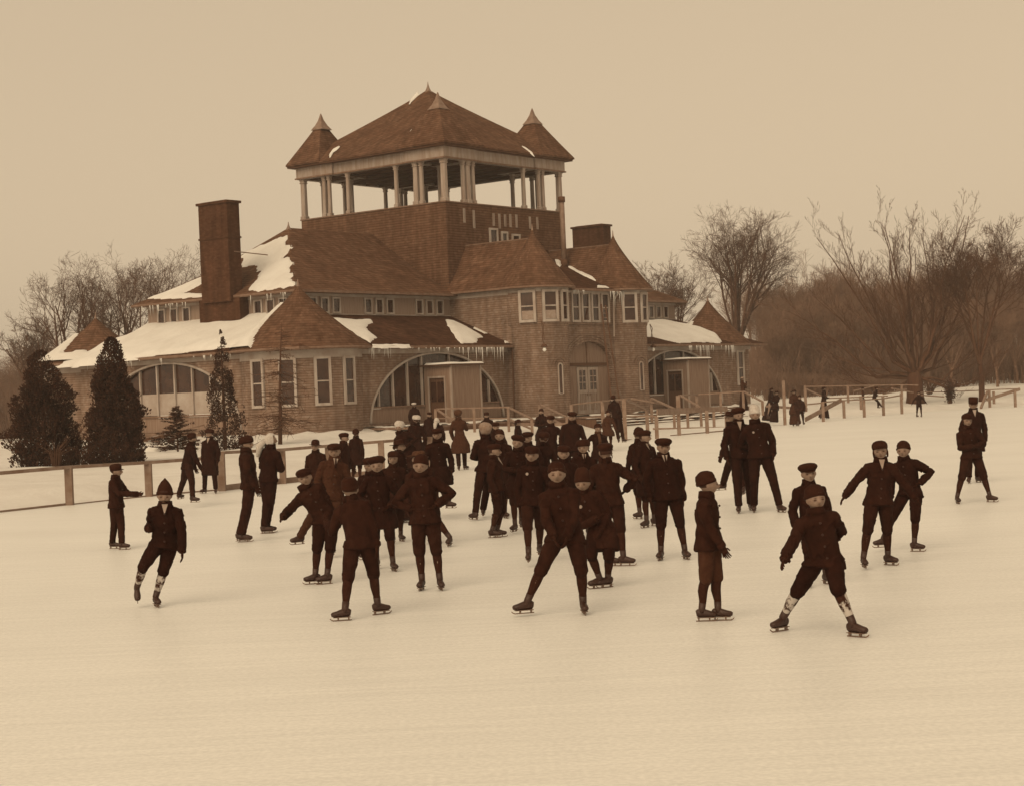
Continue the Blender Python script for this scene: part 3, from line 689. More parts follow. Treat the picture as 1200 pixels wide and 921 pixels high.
# small patches on the tower roof
def pyr(x,y): return 17.88+(22.75-17.88)*(1-max(abs(x-MU),abs(y-V1/2))/(V1/2+.58))
nP=(-(22.75-17.88)/(MU+.72),0,1); p0P=(-.72,0,17.88)
snow_patch([(481,117),(489,107.5),(491,110),(488,113),(480,121)],p0P,nP,big,.07,.06,.03)
snow_patch([(481,153),(484,151),(487,153),(483,156)],p0P,nP,big,.06,.05,.03)
snow_patch([(386,181),(390,175),(398,171),(396,174),(390,178),(387,184)],p0P,nP,big,.06,.05,.03)
snow_patch([(527,337),(536,336),(542,339),(541,345),(535,344)],(0,-.7,8.5),(0,-.63,1),rfL,.12,.06,.04)
snow_patch([(611,171),(616,173),(624,179),(626,183),(620,178)],(0,-.58,17.9),(0,-.7,1),big,.05,.04,.02)
# icicles along the eaves
def icicles(name,u0,u1,v,z,n,lmax,par,seed):
    rnd=random.Random(seed); mb=MB()
    for k in range(n):
        u=rnd.uniform(u0,u1); l=lmax*(.2+.8*rnd.random()**1.8); r=.022+.02*rnd.random()
        mb.tube([(u,v,z),(u+.01,v,z-l*.5),(u+.015*rnd.uniform(-1,1),v,z-l)],[r,r*.6,.003],5)
    o=mb.build(name,M['icic'],par,True); o['kind']='stuff'; return o
m,nt,b=newmat('icicle_ice',.2,.5); b.inputs['Base Color'].default_value=sep(.62); b.inputs['Alpha'].default_value=.8; M['icic']=m
icicles('icicles',-13.0,-11.2,-4.93,5.05,16,.75,lrL,1); icicles('icicles',-5.4,-1.0,-4.93,5.05,26,1.15,lrL,2); icicles('icicles',-11,-5.5,-4.93,5.05,16,.3,lrL,3)
icicles('icicles',19.5,26.0,-4.93,5.05,34,1.2,lrR,4); icicles('icicles',7.6,9.2,-6.8,8.42,16,1.1,mr,5); icicles('icicles',3.6,5,-6.8,8.42,8,.4,mr,6)
mb=MB(); rnd=random.Random(9)
for k in range(26):
    v=rnd.choice([rnd.uniform(8,12.6),rnd.uniform(8,12.6),rnd.uniform(0,3)]); l=.15+.5*rnd.random()**2; mb.tube([(-14.12,v,8.4),(-14.12,v,8.4-l)],[.03,.003],5)
o=mb.build('icicles',M['icic'],rfL,True); o['kind']='stuff'
mb=MB()
for k in range(30):
    v=rnd.uniform(-.5,16); l=.12+.4*rnd.random()**2; mb.tube([(-18.22,v,5.05),(-18.22,v,5.05-l)],[.03,.003],5)
o=mb.build('icicles',M['icic'],lrL,True); o['kind']='stuff'
# ------------------------------------------------------------ ground, ice
BL=[(-400,-30),(-60,10),(-25,31),(-11.8,41.3),(-9.5,45),(-7.7,46.6),(-6.4,48.9),(-3.9,51.5),(-2.2,56),(-1.0,66),(.6,80),(2.5,97),(4.6,103.2),(9,107.8),(15.8,116.6),(18,111),(20,107),(24,109),(34,119),(50,128),(90,150),(400,320)]
def bnd(x):
    for (x0,y0),(x1,y1) in zip(BL,BL[1:]):
        if x<=x1: return y0+(y1-y0)*(x-x0)/(x1-x0)
    return BL[-1][1]
def sstep(t): t=max(0,min(1,t)); return t*t*(3-2*t)
def gz(x,y):
    d=y-bnd(x)
    if d<0: return -.02
    p=Vector((x,y,0))-OB; u=p.dot(UV); v=p.dot(VV)
    z=.02+.30*sstep(d/3.5)
    z+=.12*sstep(d/3)*noise.noise((x*.35,y*.35,0))+.05*sstep(d/1.5)*noise.noise((x*1.4,y*1.4,4))
    # banked snow along the walls
    du=max(-17.6-u,u-30,0); dv=max(-5.2-v,v-17.5,0); db=math.hypot(du,dv)
    z+=.32*sstep(1-db/5)*(1+.9*noise.noise((x*1.3,y*1.3,1)))*(0 if (-3<u<16 and v<0) else 1)
    z+=1.75*sstep((y-118)/62)*sstep((x-8)/18)*(1+.25*noise.noise((x*.03,y*.03,7)))
    z+=.25*sstep((y-108)/12)*sstep((x-15)/12)*(noise.noise((x*.16,y*.13,5))+.4)
    if y>185: z+=(y-185)*.004
    return z
def axis(a,b,step,far,n):
    xs=[]; v=a
    while v<=b: xs.append(v); v+=step
    k=(far/abs(b-a))
    lo=[a-(far*(i/n)**2.2) for i in range(n,0,-1)]; hi=[xs[-1]+(far*(i/n)**2.2) for i in range(1,n+1)]
    return lo+xs+hi
xs=axis(-42,80,.55,1800,14); ys=axis(36,190,.55,1900,16)
vs=[(x,y,gz(x,y)) for x in xs for y in ys]; ny_=len(ys)
fs=[(i*ny_+j,(i+1)*ny_+j,(i+1)*ny_+j+1,i*ny_+j+1) for i in range(len(xs)-1) for j in range(ny_-1)]
g=MB().add(vs,fs).build('snow_ground',M['snow'],None,True); g['kind']='structure'
# the rink
vs=[];fs=[]
xi=sorted(set([x for x,_ in BL]+[-30+i*1.0 for i in range(90)]))
for x in xi:
    yb=bnd(x)+.35
    for k in range(13): vs.append((x,-60+(yb+60)*k/12,.0))
for i in range(len(xi)-1):
    for k in range(12): fs.append((i*13+k,(i+1)*13+k,(i+1)*13+k+1,i*13+k+1))
o=MB().add(vs,fs).build('ice_rink',M['ice']); o['kind']='structure'
# ------------------------------------------------------------ deck and steps
def zl(u,v): return loc2w(u,v,0)
D=empty('wooden_deck',OB,TH); tag(D,'low plank deck with snowy steps along the pavilion entrance front','deck')
MB().box((-13,-8.1,.62),(22,-4.35,.74)).build('deck_boards',M['timber'],D)
mb=MB()
for k in range(24): u=-12.9+k*1.5; mb.box((u,-8.05,-.1),(u+.16,-7.9,.62))
mb.box((-13,-8.16,.42),(22,-8.1,.64)); mb.build('deck_frame',M['boarddark'],D)
MB().box((3.0,-7.3,.74),(9.2,-6.12,.84)).build('threshold_step',M['timber'],D)
for k in range(4):
    z=.60-.155*k; v0=-8.16-.34*k
    s=MB().box((1.5,v0-.34,z-.06),(19.5,v0,z)).build('step',M['boarddark'],D)
    # trodden snow left on the tread
    vs=[];fs=[];n_=150
    for i in range(n_+1):
        u=1.5+18*i/n_; h=.07*max(0,noise.noise((u*.8,k*3.3,0))+.25)/.5
        for q,(dv,e) in enumerate(((-.355,0),(-.30,1),(-.12,1.1),(-.02,.3))): vs.append((u,v0+dv,z-.02+min(h,.1)*e+(.021 if h>0.001 else 0)))
    for i in range(n_):
        for q in range(3): a=i*4+q; fs.append((a,a+4,a+5,a+1))
    MB().add(vs,fs).build('snow',M['snow'],s,True)
mb=MB(); mb.box((1.45,-9.6,-.05),(1.5,-8.16,.55))
for k in range(0,9): mb.box((2+k*2.1,-9.4,-.05),(2.08+k*2.1,-8.2,.3))
mb.build('stringer',M['boarddark'],D)
vs=[];fs=[];idx={}
for i in range(180):
    for j in range(18):
        u=-13+35*i/179; v=-8.1+3.7*j/17; e=noise.noise((u*.5,v*1.4,9))+.4*noise.noise((u*2,v*3,2))
        vs.append((u,v,.735+ (.09*min(1,max(0,e+.05)*4))))
for i in range(179):
    for j in range(17): a=i*18+j; fs.append((a,a+18,a+19,a+1))
MB().add(vs,fs).build('snow',M['snow'],D,True)
# ------------------------------------------------------------ railings and fences
def wp(x,y,Y): return at_depth(x,y,Y)
def fence(name,label,cat,posts,rails,mat='rail',pw=.12,group=None,ground=0.0):
    # posts: (x, ytop, ybase, Y or None)
    base=None; info=[]
    for (x,yt,yb,Y) in posts:
        if Y is None: Y=at_ground(x,yb,ground).y
        a=wp(x,yb,Y); b=wp(x,yt,Y); info.append((a,b,Y))
    R=empty(name,(info[0][0].x,info[0][0].y,0)); tag(R,label,cat,group)
    off=R.location
    for a,b,Y in info:
        b=Vector((a.x,a.y,b.z)); lo=min(a.z,gz(a.x,a.y) if a.z<.5 else a.z)-.12
        MB().box((a.x-pw/2-off.x,a.y-pw/2-off.y,lo),(a.x+pw/2-off.x,a.y+pw/2-off.y,b.z)).build('post',M[mat],R)
    for r in rails:
        (x0,y0,Y0),(x1,y1,Y1)=r[0],r[1]; w_,h_=(r[2],r[3]) if len(r)>3 else (.10,.07)
        p=wp(x0,y0,Y0)-off; q=wp(x1,y1,Y1)-off
        # rails run just in front of the posts' faces
        MB().beam(p,q,w_,h_).build('rail',M[mat],R)
    return R,info
def gY(x,y): return at_ground(x,y).y
f1=[(-30,556,604,None),(82,547,591.5,None),(175,542,581.5,None),(256,537,574.5,None)]
Ys=[gY(p[0],p[2]) for p in f1]
fence('rink_fence','lower left length of timber rink fence beside the cedars','fence',f1,
  [((-35,557,Ys[0]),(82,547,Ys[1]),.12,.08),((82,547,Ys[1]),(175,541.5,Ys[2]),.12,.08),((175,541.5,Ys[2]),(257,535.5,Ys[3]),.12,.08),
   ((-35,606,Ys[0]+.1),(82,592.5,Ys[1]+.1),.03,.16),((82,593,Ys[1]+.1),(175,582.5,Ys[2]+.1),.03,.12),((175,582,Ys[2]+.1),(257,575.5,Ys[3]+.1),.03,.12)],pw=.17)
f2=[(261,530,575,None),(332,526.5,566.5,None),(386,522,561,None),(448,517,557,None),(505,513,551,None)]
Ys=[gY(p[0],p[2]) for p in f2]
r=[]
for i in range(4):
    r.append(((f2[i][0],f2[i][1],Ys[i]),(f2[i+1][0],f2[i+1][1],Ys[i+1]),.12,.08)); r.append(((f2[i][0],f2[i][2]-2.5,Ys[i]+.1),(f2[i+1][0],f2[i+1][2]-2.5,Ys[i+1]+.1),.04,.2))
fence('rink_fence','higher length of timber rink fence running behind the skaters toward the building','fence',f2,r,pw=.17)
# stair railings, left flight
YA=90
fence('stair_railing','stair railing in front of the left arched windows','railing',[(511,479,500,YA),(556.3,478,504.5,YA),(596.5,477,506,YA),(624,491,512,YA-4)],
  [((511,479,YA),(596.5,477,YA)),((513,480.5,YA-.1),(533,494,YA-3)),((596.5,477.5,YA),(624,491,YA-4)),((511,490,YA),(596,490,YA)),((597,491,YA),(624,503,YA-4))],pw=.14)
fence('stair_railing','sloping stair railing against the left entrance turret','railing',[(633,474,498,94),(665,489,511,88)],
  [((633,474,94),(665,489,88)),((633,484,94),(665,500,88)),((600,497,90),(665,497,88),.08,.16)],pw=.13)
fence('stair_railing','tall stair railing beside the ladder before the portal','railing',[(670,474,492,92),(706.7,470,493,88),(733,467.7,516,None),(759,480,506,None)],
  [((671,474,92),(706.7,470,88)),((706.7,470,88),(733,467.7,gY(733,516))),((733,468,gY(733,516)),(759,480,gY(759,506)+.5)),((680,489,88),(733,488,gY(733,516)-.1)),((733,516,gY(733,516)-.1),(757,515,gY(759,510)),.06,.12)],pw=.17)
Ya=gY(770,514);Yb=gY(796,510);Yc=gY(829,507.6)
fence('low_railing','low timber railing in front of the right hand steps','railing',[(770,488,514,None),(796,463.7,510,None),(829,481,507.6,None),(852,479,505,None)],
  [((733,488,Ya),(770,487.5,Ya)),((770,483,Ya),(796,481.5,Yb),.06,.28),((796,481.5,Yb),(852,479,gY(852,505)),.06,.26),((786,511,Yb),(852,505,gY(852,505)),.06,.12)],pw=.16)
fence('low_railing','rear line of short posts between the right hand steps','railing',[(790.6,481,501.6,None),(806.4,481,501.6,None),(822,483,499.5,None),(837,481,500.6,None)],
  [((765,502.5,gY(800,502)),(852,501,gY(830,501)),.06,.12)],pw=.14)
YB=96
fence('deck_railing','deck railing before the right arched windows','railing',[(796,463.7,482,88),(816.7,462.6,478,YB),(845,461.5,482,YB),(871.5,459,480,YB),(894,471,484,YB-3)],
  [((796,463.2,88),(816.7,462.3,YB)),((816.7,462.3,YB),(871.5,458.8,YB)),((871.5,458.8,YB),(894,471,YB-3)),((798,464,87.8),(820,477,85)),((740,467,92),(780,474,88)),((763.5,467,90),(795,481,82))],pw=.13)
fence('deck_railing','short newel post and handrail right of the entrance','railing',[(764,467,492,90)],[((764,467,90),(795,481,84))],pw=.15)
# far fences
YF=100
def F5(n,l,posts,rails,pw=.14): return fence(n,l,'fence',posts,rails,pw=pw)
F5('rink_fence','far fence of thin posts behind the standing women',[(920,446,498,None),(944.4,455.6,480,104),(965,470.6,494,None),(989.4,470,490,None),(1013,468.8,489,None),(1035.6,464,487,None),(1057,461,485,None)],
  [((900,476,94),(944,479,97),.25,.12),((945,474,100),(965,472,98)),((967.5,471,98),(987.5,469.4,101)),((987.5,469.4,101),(1013,468,102.5)),((1013,468.6,102.5),(1035,467,104.5)),((1035,467,104.5),(1057,463,107)),
   ((900,499,93),(920,498.5,92)),((943.7,491.5,97),(986,468.8,100.5),.06,.24),((965,467,104),(1040,464,107))],pw=.15)
F5('rink_fence','second far fence line running under the big bare tree',[(944,452,470,116),(994,452,470,114),(1009.4,464,486,None),(1057,451,466,118),(1067.5,462,479.5,None),(1112,459,478,None),(1150,457,472,124)],
  [((943.7,453,116),(1057,451,118)),((1057,451,118),(1076,451.5,118)),((945,456,114),(962,464,110)),((1000,458,116),(1025,452,117)),((1035,462,112),(1062,456,115)),((1045,455,112),(1070,460,114)),((1076,460,118),(1112,459,121)),((1112,459,121),(1150,457.5,124)),((1080,463,117),(1106,465,112))],pw=.14)
F5('timber_trestle','slanting timber trestle behind the tall man at the far right',[(1160,457.5,477.5,None),(1165,458.7,476,None),(1190,458,477,None)],
  [((1155,457,118),(1195,455.5,120)),((1156,468.5,116),(1195,456,117),.08,.2),((1157,459,116),(1149.5,478,113),.14,.14)],pw=.15)
# ------------------------------------------------------------ ladder, lamps
def world_from_local(px,py,v): 
    h=hit_plane(px,py,(0,v,0),(0,1,0)); return loc2w(h.x,h.y,h.z)
Ld=empty('ladder',world_from_local(724,476,-7.6)); tag(Ld,'long wooden ladder leaning against the right entrance turret','ladder')
tops=[world_from_local(704.5,357,-6.75),world_from_local(709.5,358,-6.75)]; bots=[world_from_local(717.5,478,-8.0),world_from_local(727,478,-8.0)]
for t_,b_0 in zip(tops,bots):
    MB().beam(b_0-Ld.location,t_-Ld.location,.09,.07,Vector((0,1,0))).build('side_rail',M['boarddark'],Ld)
for k in range(1,24):
    a=bots[0].lerp(tops[0],k/24)-Ld.location; b_1=bots[1].lerp(tops[1],k/24)-Ld.location
    MB().tube([a,b_1],.022,6).build('rung',M['timber'],Ld)
m,nt,b=newmat('lamp_glass',.1,.5); b.inputs['Base Color'].default_value=sep(.8); M['bulb']=m
def lamp(px,ptop,pbulb,v,label):
    h0=hit_plane(px-4,ptop,(0,v,0),(0,1,0)); h1=hit_plane(px,pbulb,(0,v,0),(0,1,0))
    L0=empty('hanging_lamp',loc2w(h1.x,h1.y,h1.z)); tag(L0,label,'lamp',None)
    w0=loc2w(h0.x,h0.y,h0.z)-L0.location
    MB().tube([w0,w0*.8+Vector((.12,0,.05)),w0*.4+Vector((-.05,0,0)),Vector((0,0,.28))],.025,6).tube([w0,Vector((.05,0,.5))],.02,5).build('cable',M['boarddark'],L0)
    MB().revolve([(.05,.34),(.17,.24),(.2,.14),(.08,.16)],(0,0),14).build('socket',M['soffit'],L0,True)
    MB().revolve([(.02,.16),(.07,.1),(.115,0),(.09,-.09),(.03,-.13)],(0,0),14).build('bulb',M['bulb'],L0,True)
lamp(638,376,409.7,-7.55,'bare bulb hanging on a drooping cable from the left entrance turret')
lamp(765.5,380,409.7,-5.6,'bare bulb hanging from a thin wire before the right arch')
# ------------------------------------------------------------ trees
def tree_mesh(rnd,H,trunk_h,r0,spread,levels=5,nlimb=9,up=.75,twig=.012,kids=(9,7,6,5),curve=.25,stems=1,minr=.006):
    tr=MB(); cr_=MB()
    def branch(p,d,l,r,lev,mb):
        n=5 if lev<=1 else (3 if lev<3 else 2); pts=[p]; rad=[r]; q=p.copy(); dd=d.copy()
        for i in range(n):
            j=Vector((rnd.gauss(0,1),rnd.gauss(0,1),rnd.gauss(0,1)))*curve*(.5 if lev==0 else 1)/n*1.6
            dd=(dd+j+Vector((0,0,up*.35/n if lev<3 else .05))).normalized()
            q=q+dd*(l/n); pts.append(q.copy()); rad.append(max(minr,r*(1-.72*(i+1)/n)))
        mb.tube(pts,rad,7 if lev==0 else (5 if lev==1 else (4 if lev==2 else 3)),cap=lev==0)
        return pts,rad
    def grow(pts,rad,l,lev):
        if lev>=levels: return
        k=kids[min(lev,len(kids)-1)]
        for i in range(k):
            t=(.28 if lev>0 else .45)+(1-(.28 if lev>0 else .45))*(i+rnd.random()*.8)/k
            f=t*(len(pts)-1); a=min(int(f),len(pts)-2); p=pts[a].lerp(pts[a+1],f-a); r=rad[a]*(1-(f-a))+rad[a+1]*(f-a)
            ax=(pts[a+1]-pts[a]).normalized(); o=ax.orthogonal().normalized(); o.rotate(Matrix.Rotation(rnd.uniform(0,2*PI),3,ax))
            ang=rnd.uniform(.35,.85) ; d=(ax*cos(ang)+o*sin(ang)).normalized()
            if lev<2 and d.z<.05: d.z=abs(d.z)+.1; d.normalize()
            ll=l*rnd.uniform(.42,.68)*(1.1-t*.35); pr=branch(p,d,ll,max(minr,r*.62),lev+1,cr_); grow(pr[0],pr[1],ll,lev+1)
    if trunk_h>0:
        pts=[Vector((0,0,-.3)),Vector((0,0,.3)),Vector((rnd.gauss(0,.08),rnd.gauss(0,.08),trunk_h*.55)),Vector((rnd.gauss(0,.15),rnd.gauss(0,.15),trunk_h))]
        tr.tube(pts,[r0*1.5,r0*1.08,r0*.95,r0*.88],10); top=pts[-1]
    else: top=Vector((0,0,0))
    for i in range(nlimb):
        az=2*PI*(i+rnd.random()*.6)/nlimb; el=rnd.uniform(.15,1.0)*spread
        d=Vector((cos(az)*sin(el),sin(az)*sin(el),cos(el))); l=(H-trunk_h)*rnd.uniform(.78,1.0)/max(.72,cos(el)*.9+.15)
        pr=branch(top-Vector((0,0,rnd.random()*trunk_h*.2)),d,l*.85,r0*rnd.uniform(.38,.62),0,tr if False else cr_); grow(pr[0],pr[1],l*.85,0)
    return tr,cr_
def mk_tree(name,label,cat,loc,args,m='twig',mt='bark',group=None,seed=1,rz=0,sc=1.0):
    rnd=random.Random(seed); tr,cr_=tree_mesh(rnd,**args)
    R=empty(name,loc,rz); R.scale=(sc,)*3; tag(R,label,cat,group)
    if tr.v: tr.build('trunk',M[mt],R,True)
    cr_.build('crown',M[m],R); return R
def tloc(px,Y): 
    x=ray(px,450).x*Y; return (x,Y,gz(x,Y)-.05)
# the big many-limbed tree on the right, its limbs laid out by eye
def big_tree():
    rnd=random.Random(5); R=empty('bare_tree',tloc(1072,122)); tag(R,'largest bare tree, a fan of long limbs on a short trunk behind the far fence','tree')
    tr=MB(); tr.tube([Vector((0,0,-.4)),Vector((0,0,.5)),Vector((0,0,1.6)),Vector((-.05,0,2.3))],[.75,.6,.55,.45],12).build('trunk',M['bark'],R,True)
    cr_=MB(); Y=122; k=F/Y
    limbs=[ # photo-plane end points relative to the fork, in metres: (x, z) with a bend, depth
     [(-1.5,3.0),(-3.7,6.9),(-6.8,11.6)],[(-1.2,3.4),(-2.4,7.0),(-4.6,12.2)],[(-.6,3.4),(-1.6,7.4),(-2.4,12.0)],
     [(-.3,4),(-.5,8.0),(-1.3,12.6)],[(.0,4.5),(.2,8.4),(.6,12.4)],[(.9,3.6),(1.7,6.3),(1.6,8.0),(3.4,12.8)],[(1.3,3.4),(2.3,6.5),(4.1,12.9)],
     [(1.5,2.4),(3.6,6.2),(6.0,10.6)],[(2.0,1.6),(4.2,3.4),(6.3,6.3)],[(-2,.9),(-3.9,1.8),(-5.8,4.4)],[(-2.6,2),(-5.2,4.6),(-8.2,6.9)],[(1.2,4.2),(1.4,7.5),(.9,11.8)],[(-1.6,2.2),(-4.3,5.4),(-6.8,7.8)],[(2.4,1.0),(3.9,1.2),(5.1,2.2)]]
    def sub(pts,rad,lev,l):
        if lev>4: return
        kk=(12,7,4,3)[lev-1]
        for i in range(kk):
            t=(.22 if lev<2 else .15)+.8*(i+rnd.random())/kk; f=t*(len(pts)-1); a=min(int(f),len(pts)-2); p=pts[a].lerp(pts[a+1],f-a); r=rad[a]*(1-(f-a))+rad[a+1]*(f-a)
            ax=(pts[a+1]-pts[a]).normalized(); o=ax.orthogonal().normalized(); o.rotate(Matrix.Rotation(rnd.uniform(0,2*PI),3,ax)); ang=rnd.uniform(.35,.75)
            d=(ax*cos(ang)+o*sin(ang)+Vector((0,0,.25))).normalized(); ll=l*rnd.uniform(.3,.52)*(1.05-.45*t)
            q=[p]; dd=d
            for s in range(3): dd=(dd+Vector((rnd.gauss(0,.13),rnd.gauss(0,.13),rnd.gauss(.04,.1)))).normalized(); q.append(q[-1]+dd*ll/3)
            rr=max(.007,r*.45); rd=[rr,rr*.8,rr*.6,.005]; cr_.tube(q,rd,3,False); sub(q,rd,lev+1,ll)
    for an in (-.85,-.5,.12,.5,.95):
        limbs.append([(an*1.6,3.2+rnd.random()),(an*3.2+rnd.uniform(-.6,.6),6.4+rnd.random()),(an*5.2+rnd.uniform(-.8,.8),rnd.uniform(9.2,11.8)-abs(an)*2)])
    for i,lm in enumerate(limbs):
        dep=rnd.uniform(-3.5,3.5); pts=[Vector((0,0,1.9))]; n=len(lm)
        for j,(x,z) in enumerate(lm): pts.append(Vector((x,dep*(j+1)/n,z)))
        # smooth by midpoint insertion
        sm=[pts[0]]
        for a,b in zip(pts,pts[1:]): 
            for s in (1/3,2/3,1): sm.append(a.lerp(b,s)+Vector((rnd.gauss(0,.07),rnd.gauss(0,.1),rnd.gauss(0,.05))))
        r0=.10 if i>13 or i in (8,9,13) else .17; rd=[max(.02,r0*(1-.93*j/(len(sm)-1))) for j in range(len(sm))]
        cr_.tube(sm,rd,6,False); sub(sm,rd,1,9.0)
    cr_.build('crown',M['twig'],R); return R
big_tree()
elm=dict(H=17,trunk_h=4.5,r0=.42,spread=.62,levels=4,nlimb=9,kids=(7,6,5,4),up=.6,curve=.26,minr=.009)
mk_tree('bare_tree','tall vase shaped bare elm rising behind the right end of the pavilion','tree',tloc(864,185),elm,seed=11)
mk_tree('bare_tree','slender straight bare tree near the right edge of the photo','tree',tloc(1150,122),dict(H=11.5,trunk_h=3.2,r0=.2,spread=.5,levels=4,nlimb=7,kids=(8,6,5,4),up=.5,minr=.008),seed=21)
mk_tree('bare_tree','bare tree with twiggy crown half hidden by the pavilion roof corner','tree',tloc(795,180),dict(H=13.5,trunk_h=4,r0=.3,spread=.75,levels=4,nlimb=7,kids=(7,6,5,4),up=.4,minr=.009),seed=31)
lefts=[(84,165,15.4,.55,'crooked bare tree with twisting limbs, leftmost of the large trees behind the pavilion',41),(128,172,15.5,.6,'bare tree with a dark forked trunk behind the far left turret',42),(168,178,17.3,.6,'tallest bare tree between the far left turret and the chimney',47),(214,195,19.6,.5,'upright bare tree close to the left of the tall chimney',44),(45,160,10.6,.7,'low bare tree at the far left edge of the photo',46)]
for px,Y,H_,spd,lb,sd_ in lefts:
    mk_tree('bare_tree',lb,'tree',tloc(px,Y),dict(H=H_,trunk_h=H_*.3,r0=.36,spread=spd,levels=4,nlimb=6,kids=(6,5,5,3),up=.45,curve=.42,minr=.009),seed=sd_)
# woods: five kinds grown once, then copied
rw=random.Random(77); protos=[]
for i in range(5):
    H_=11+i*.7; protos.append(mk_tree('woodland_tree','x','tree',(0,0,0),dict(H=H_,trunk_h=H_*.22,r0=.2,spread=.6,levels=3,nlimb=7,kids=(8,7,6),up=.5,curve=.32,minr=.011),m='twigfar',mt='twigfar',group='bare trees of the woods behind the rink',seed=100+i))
spots=[]
for row,(Y0_,n_,x0,x1,hs) in enumerate(((158,17,905,1062,.56),(176,22,900,1230,.66),(198,24,890,1240,.78),(150,8,1085,1230,.5),(225,22,880,1230,.92),(185,12,-30,165,.62),(205,12,-30,260,.72))):
    for k in range(n_):
        px=x0+(x1-x0)*(k+rw.uniform(.1,.9))/n_; Y=Y0_+rw.uniform(-7,7); spots.append((px,Y,hs*(rw.uniform(.75,1.1) if row<2 else rw.uniform(.7,1.3))))
for k,(px,Y,s) in enumerate(spots):
    src=protos[k%5]; lc=tloc(px,Y)
    if k<5: o=src; o.location=lc; o.scale=(s,)*3; o.rotation_euler=(0,0,rw.uniform(0,6))
    else: o=dup(src,lc,rw.uniform(0,6),s)
    o['label']='slender bare tree standing in the thick woods right of the pavilion' if px>600 else 'slender bare tree in the dark woods behind the left end of the pavilion'
    o['group']='bare trees of the right hand woods' if px>600 else 'bare trees of the left hand woods'
# underwood: dense thicket nobody could count
THK=1
def thicket(name,label,x0,x1,Y0_,Y1,n,h0,h1,seed):
    rnd=random.Random(seed); mb=MB()
    for k in range(n):
        px=rnd.uniform(x0,x1); Y=rnd.uniform(Y0_,Y1); x=ray(px,450).x*Y; z=gz(x,Y)-.1; h=rnd.uniform(h0,h1)*(.75+.45*noise.noise((x*.09,Y*.05,seed)))
        lean=Vector((rnd.gauss(0,.16),rnd.gauss(0,.16),1)); a=Vector((x,Y,z)); r=rnd.uniform(.02,.05)
        b=a+lean*h*.55; c=b+(lean+Vector((rnd.gauss(0,.25),rnd.gauss(0,.25),0)))*h*.45
        mb.tube([a,b,c],[r,r*.6,.006],3,False)
        for j in range(4):
            p=a.lerp(c,rnd.uniform(.25,.9)); q=p+Vector((rnd.gauss(0,.5),rnd.gauss(0,.5),rnd.uniform(.2,1.1)))*h*.22; mb.tube([p,q],[r*.45,.006],3,False)
    o=mb.build(name,M['brush']); tag(o,label,'thicket',None,'stuff'); return o
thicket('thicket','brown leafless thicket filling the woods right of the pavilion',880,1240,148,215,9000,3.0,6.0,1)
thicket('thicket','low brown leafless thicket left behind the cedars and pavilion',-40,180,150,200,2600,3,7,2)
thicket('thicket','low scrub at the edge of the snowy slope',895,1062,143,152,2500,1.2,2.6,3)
# evergreens with dense small sprays
def evergreen(name,label,px,Y,H_,Wd,seed,m='evergreen',n=9000,prof=None,top_loose=True,zoff=0,gap=.0):
    rnd=random.Random(seed); x=ray(px,470).x*Y; R=empty(name,(x,Y,gz(x,Y)+zoff)); tag(R,label,'tree')
    MB().tube([(0,0,-.3),(0,0,H_*.5),(0,0,H_*.93)],[.09,.06,.015],7).build('trunk',M['bark'],R)
    mb=MB(); prof=prof or (lambda t: (1-t)**.62*min(1,.72+t*1.6))
    vs=[];fs=[]
    for k in range(n):
        t=rnd.random()**1.15; az=rnd.uniform(0,2*PI); R0=Wd/2*prof(t)
        lump=1+.5*noise.noise((cos(az)*1.3,sin(az)*1.3,t*5+seed))+.35*noise.noise((cos(az)*4,sin(az)*4,t*15+seed))
        if t>.6 and top_loose and rnd.random()<(t-.6)*1.9: continue
        rr=R0*lump*(rnd.random()**.35); p=Vector((rr*cos(az),rr*sin(az),H_*t*.98+.03))
        if noise.noise(p*2.3+Vector((seed,0,0)))>.22+gap: continue
        p.z-=.22*(rr/max(R0,.01))*(1-t); s=rnd.uniform(.028,.062)*(1.1 if t<.7 else .9)
        d=Vector((cos(az)*.6+rnd.gauss(0,.35),sin(az)*.6+rnd.gauss(0,.35),.9+rnd.gauss(0,.3))).normalized(); o=d.cross(Vector((rnd.gauss(0,1),rnd.gauss(0,1),rnd.gauss(0,1)))).normalized()
        b0=len(vs); vs+= [p-o*s*.5,p+d*s*.9-o*s*.55,p+d*s*1.9,p+d*s*.9+o*s*.55]; fs.append((b0,b0+1,b0+2,b0+3))
    mb.add(vs,fs).build('crown',M[m],R); return R
evergreen('cedar_tree','broad dark cedar at the far left edge behind the fence',50,64,4.25,2.9,1,n=34000,gap=.05,prof=lambda t:(1-t)**.45*min(1,.8+t*1.2))
evergreen('cedar_tree','very dark full cedar standing before the left wall of the pavilion',133,63,4.55,2.35,2,n=36000,gap=.25,prof=lambda t:(1-t)**.5*min(1,.8+t*1.2))
evergreen('cedar_tree','thin topped dark cedar beside the arched window of the left end',262,79,5.4,2.2,3,n=13000,prof=lambda t:(1-t)**.85*min(1,.75+t*2.5),gap=-.10)
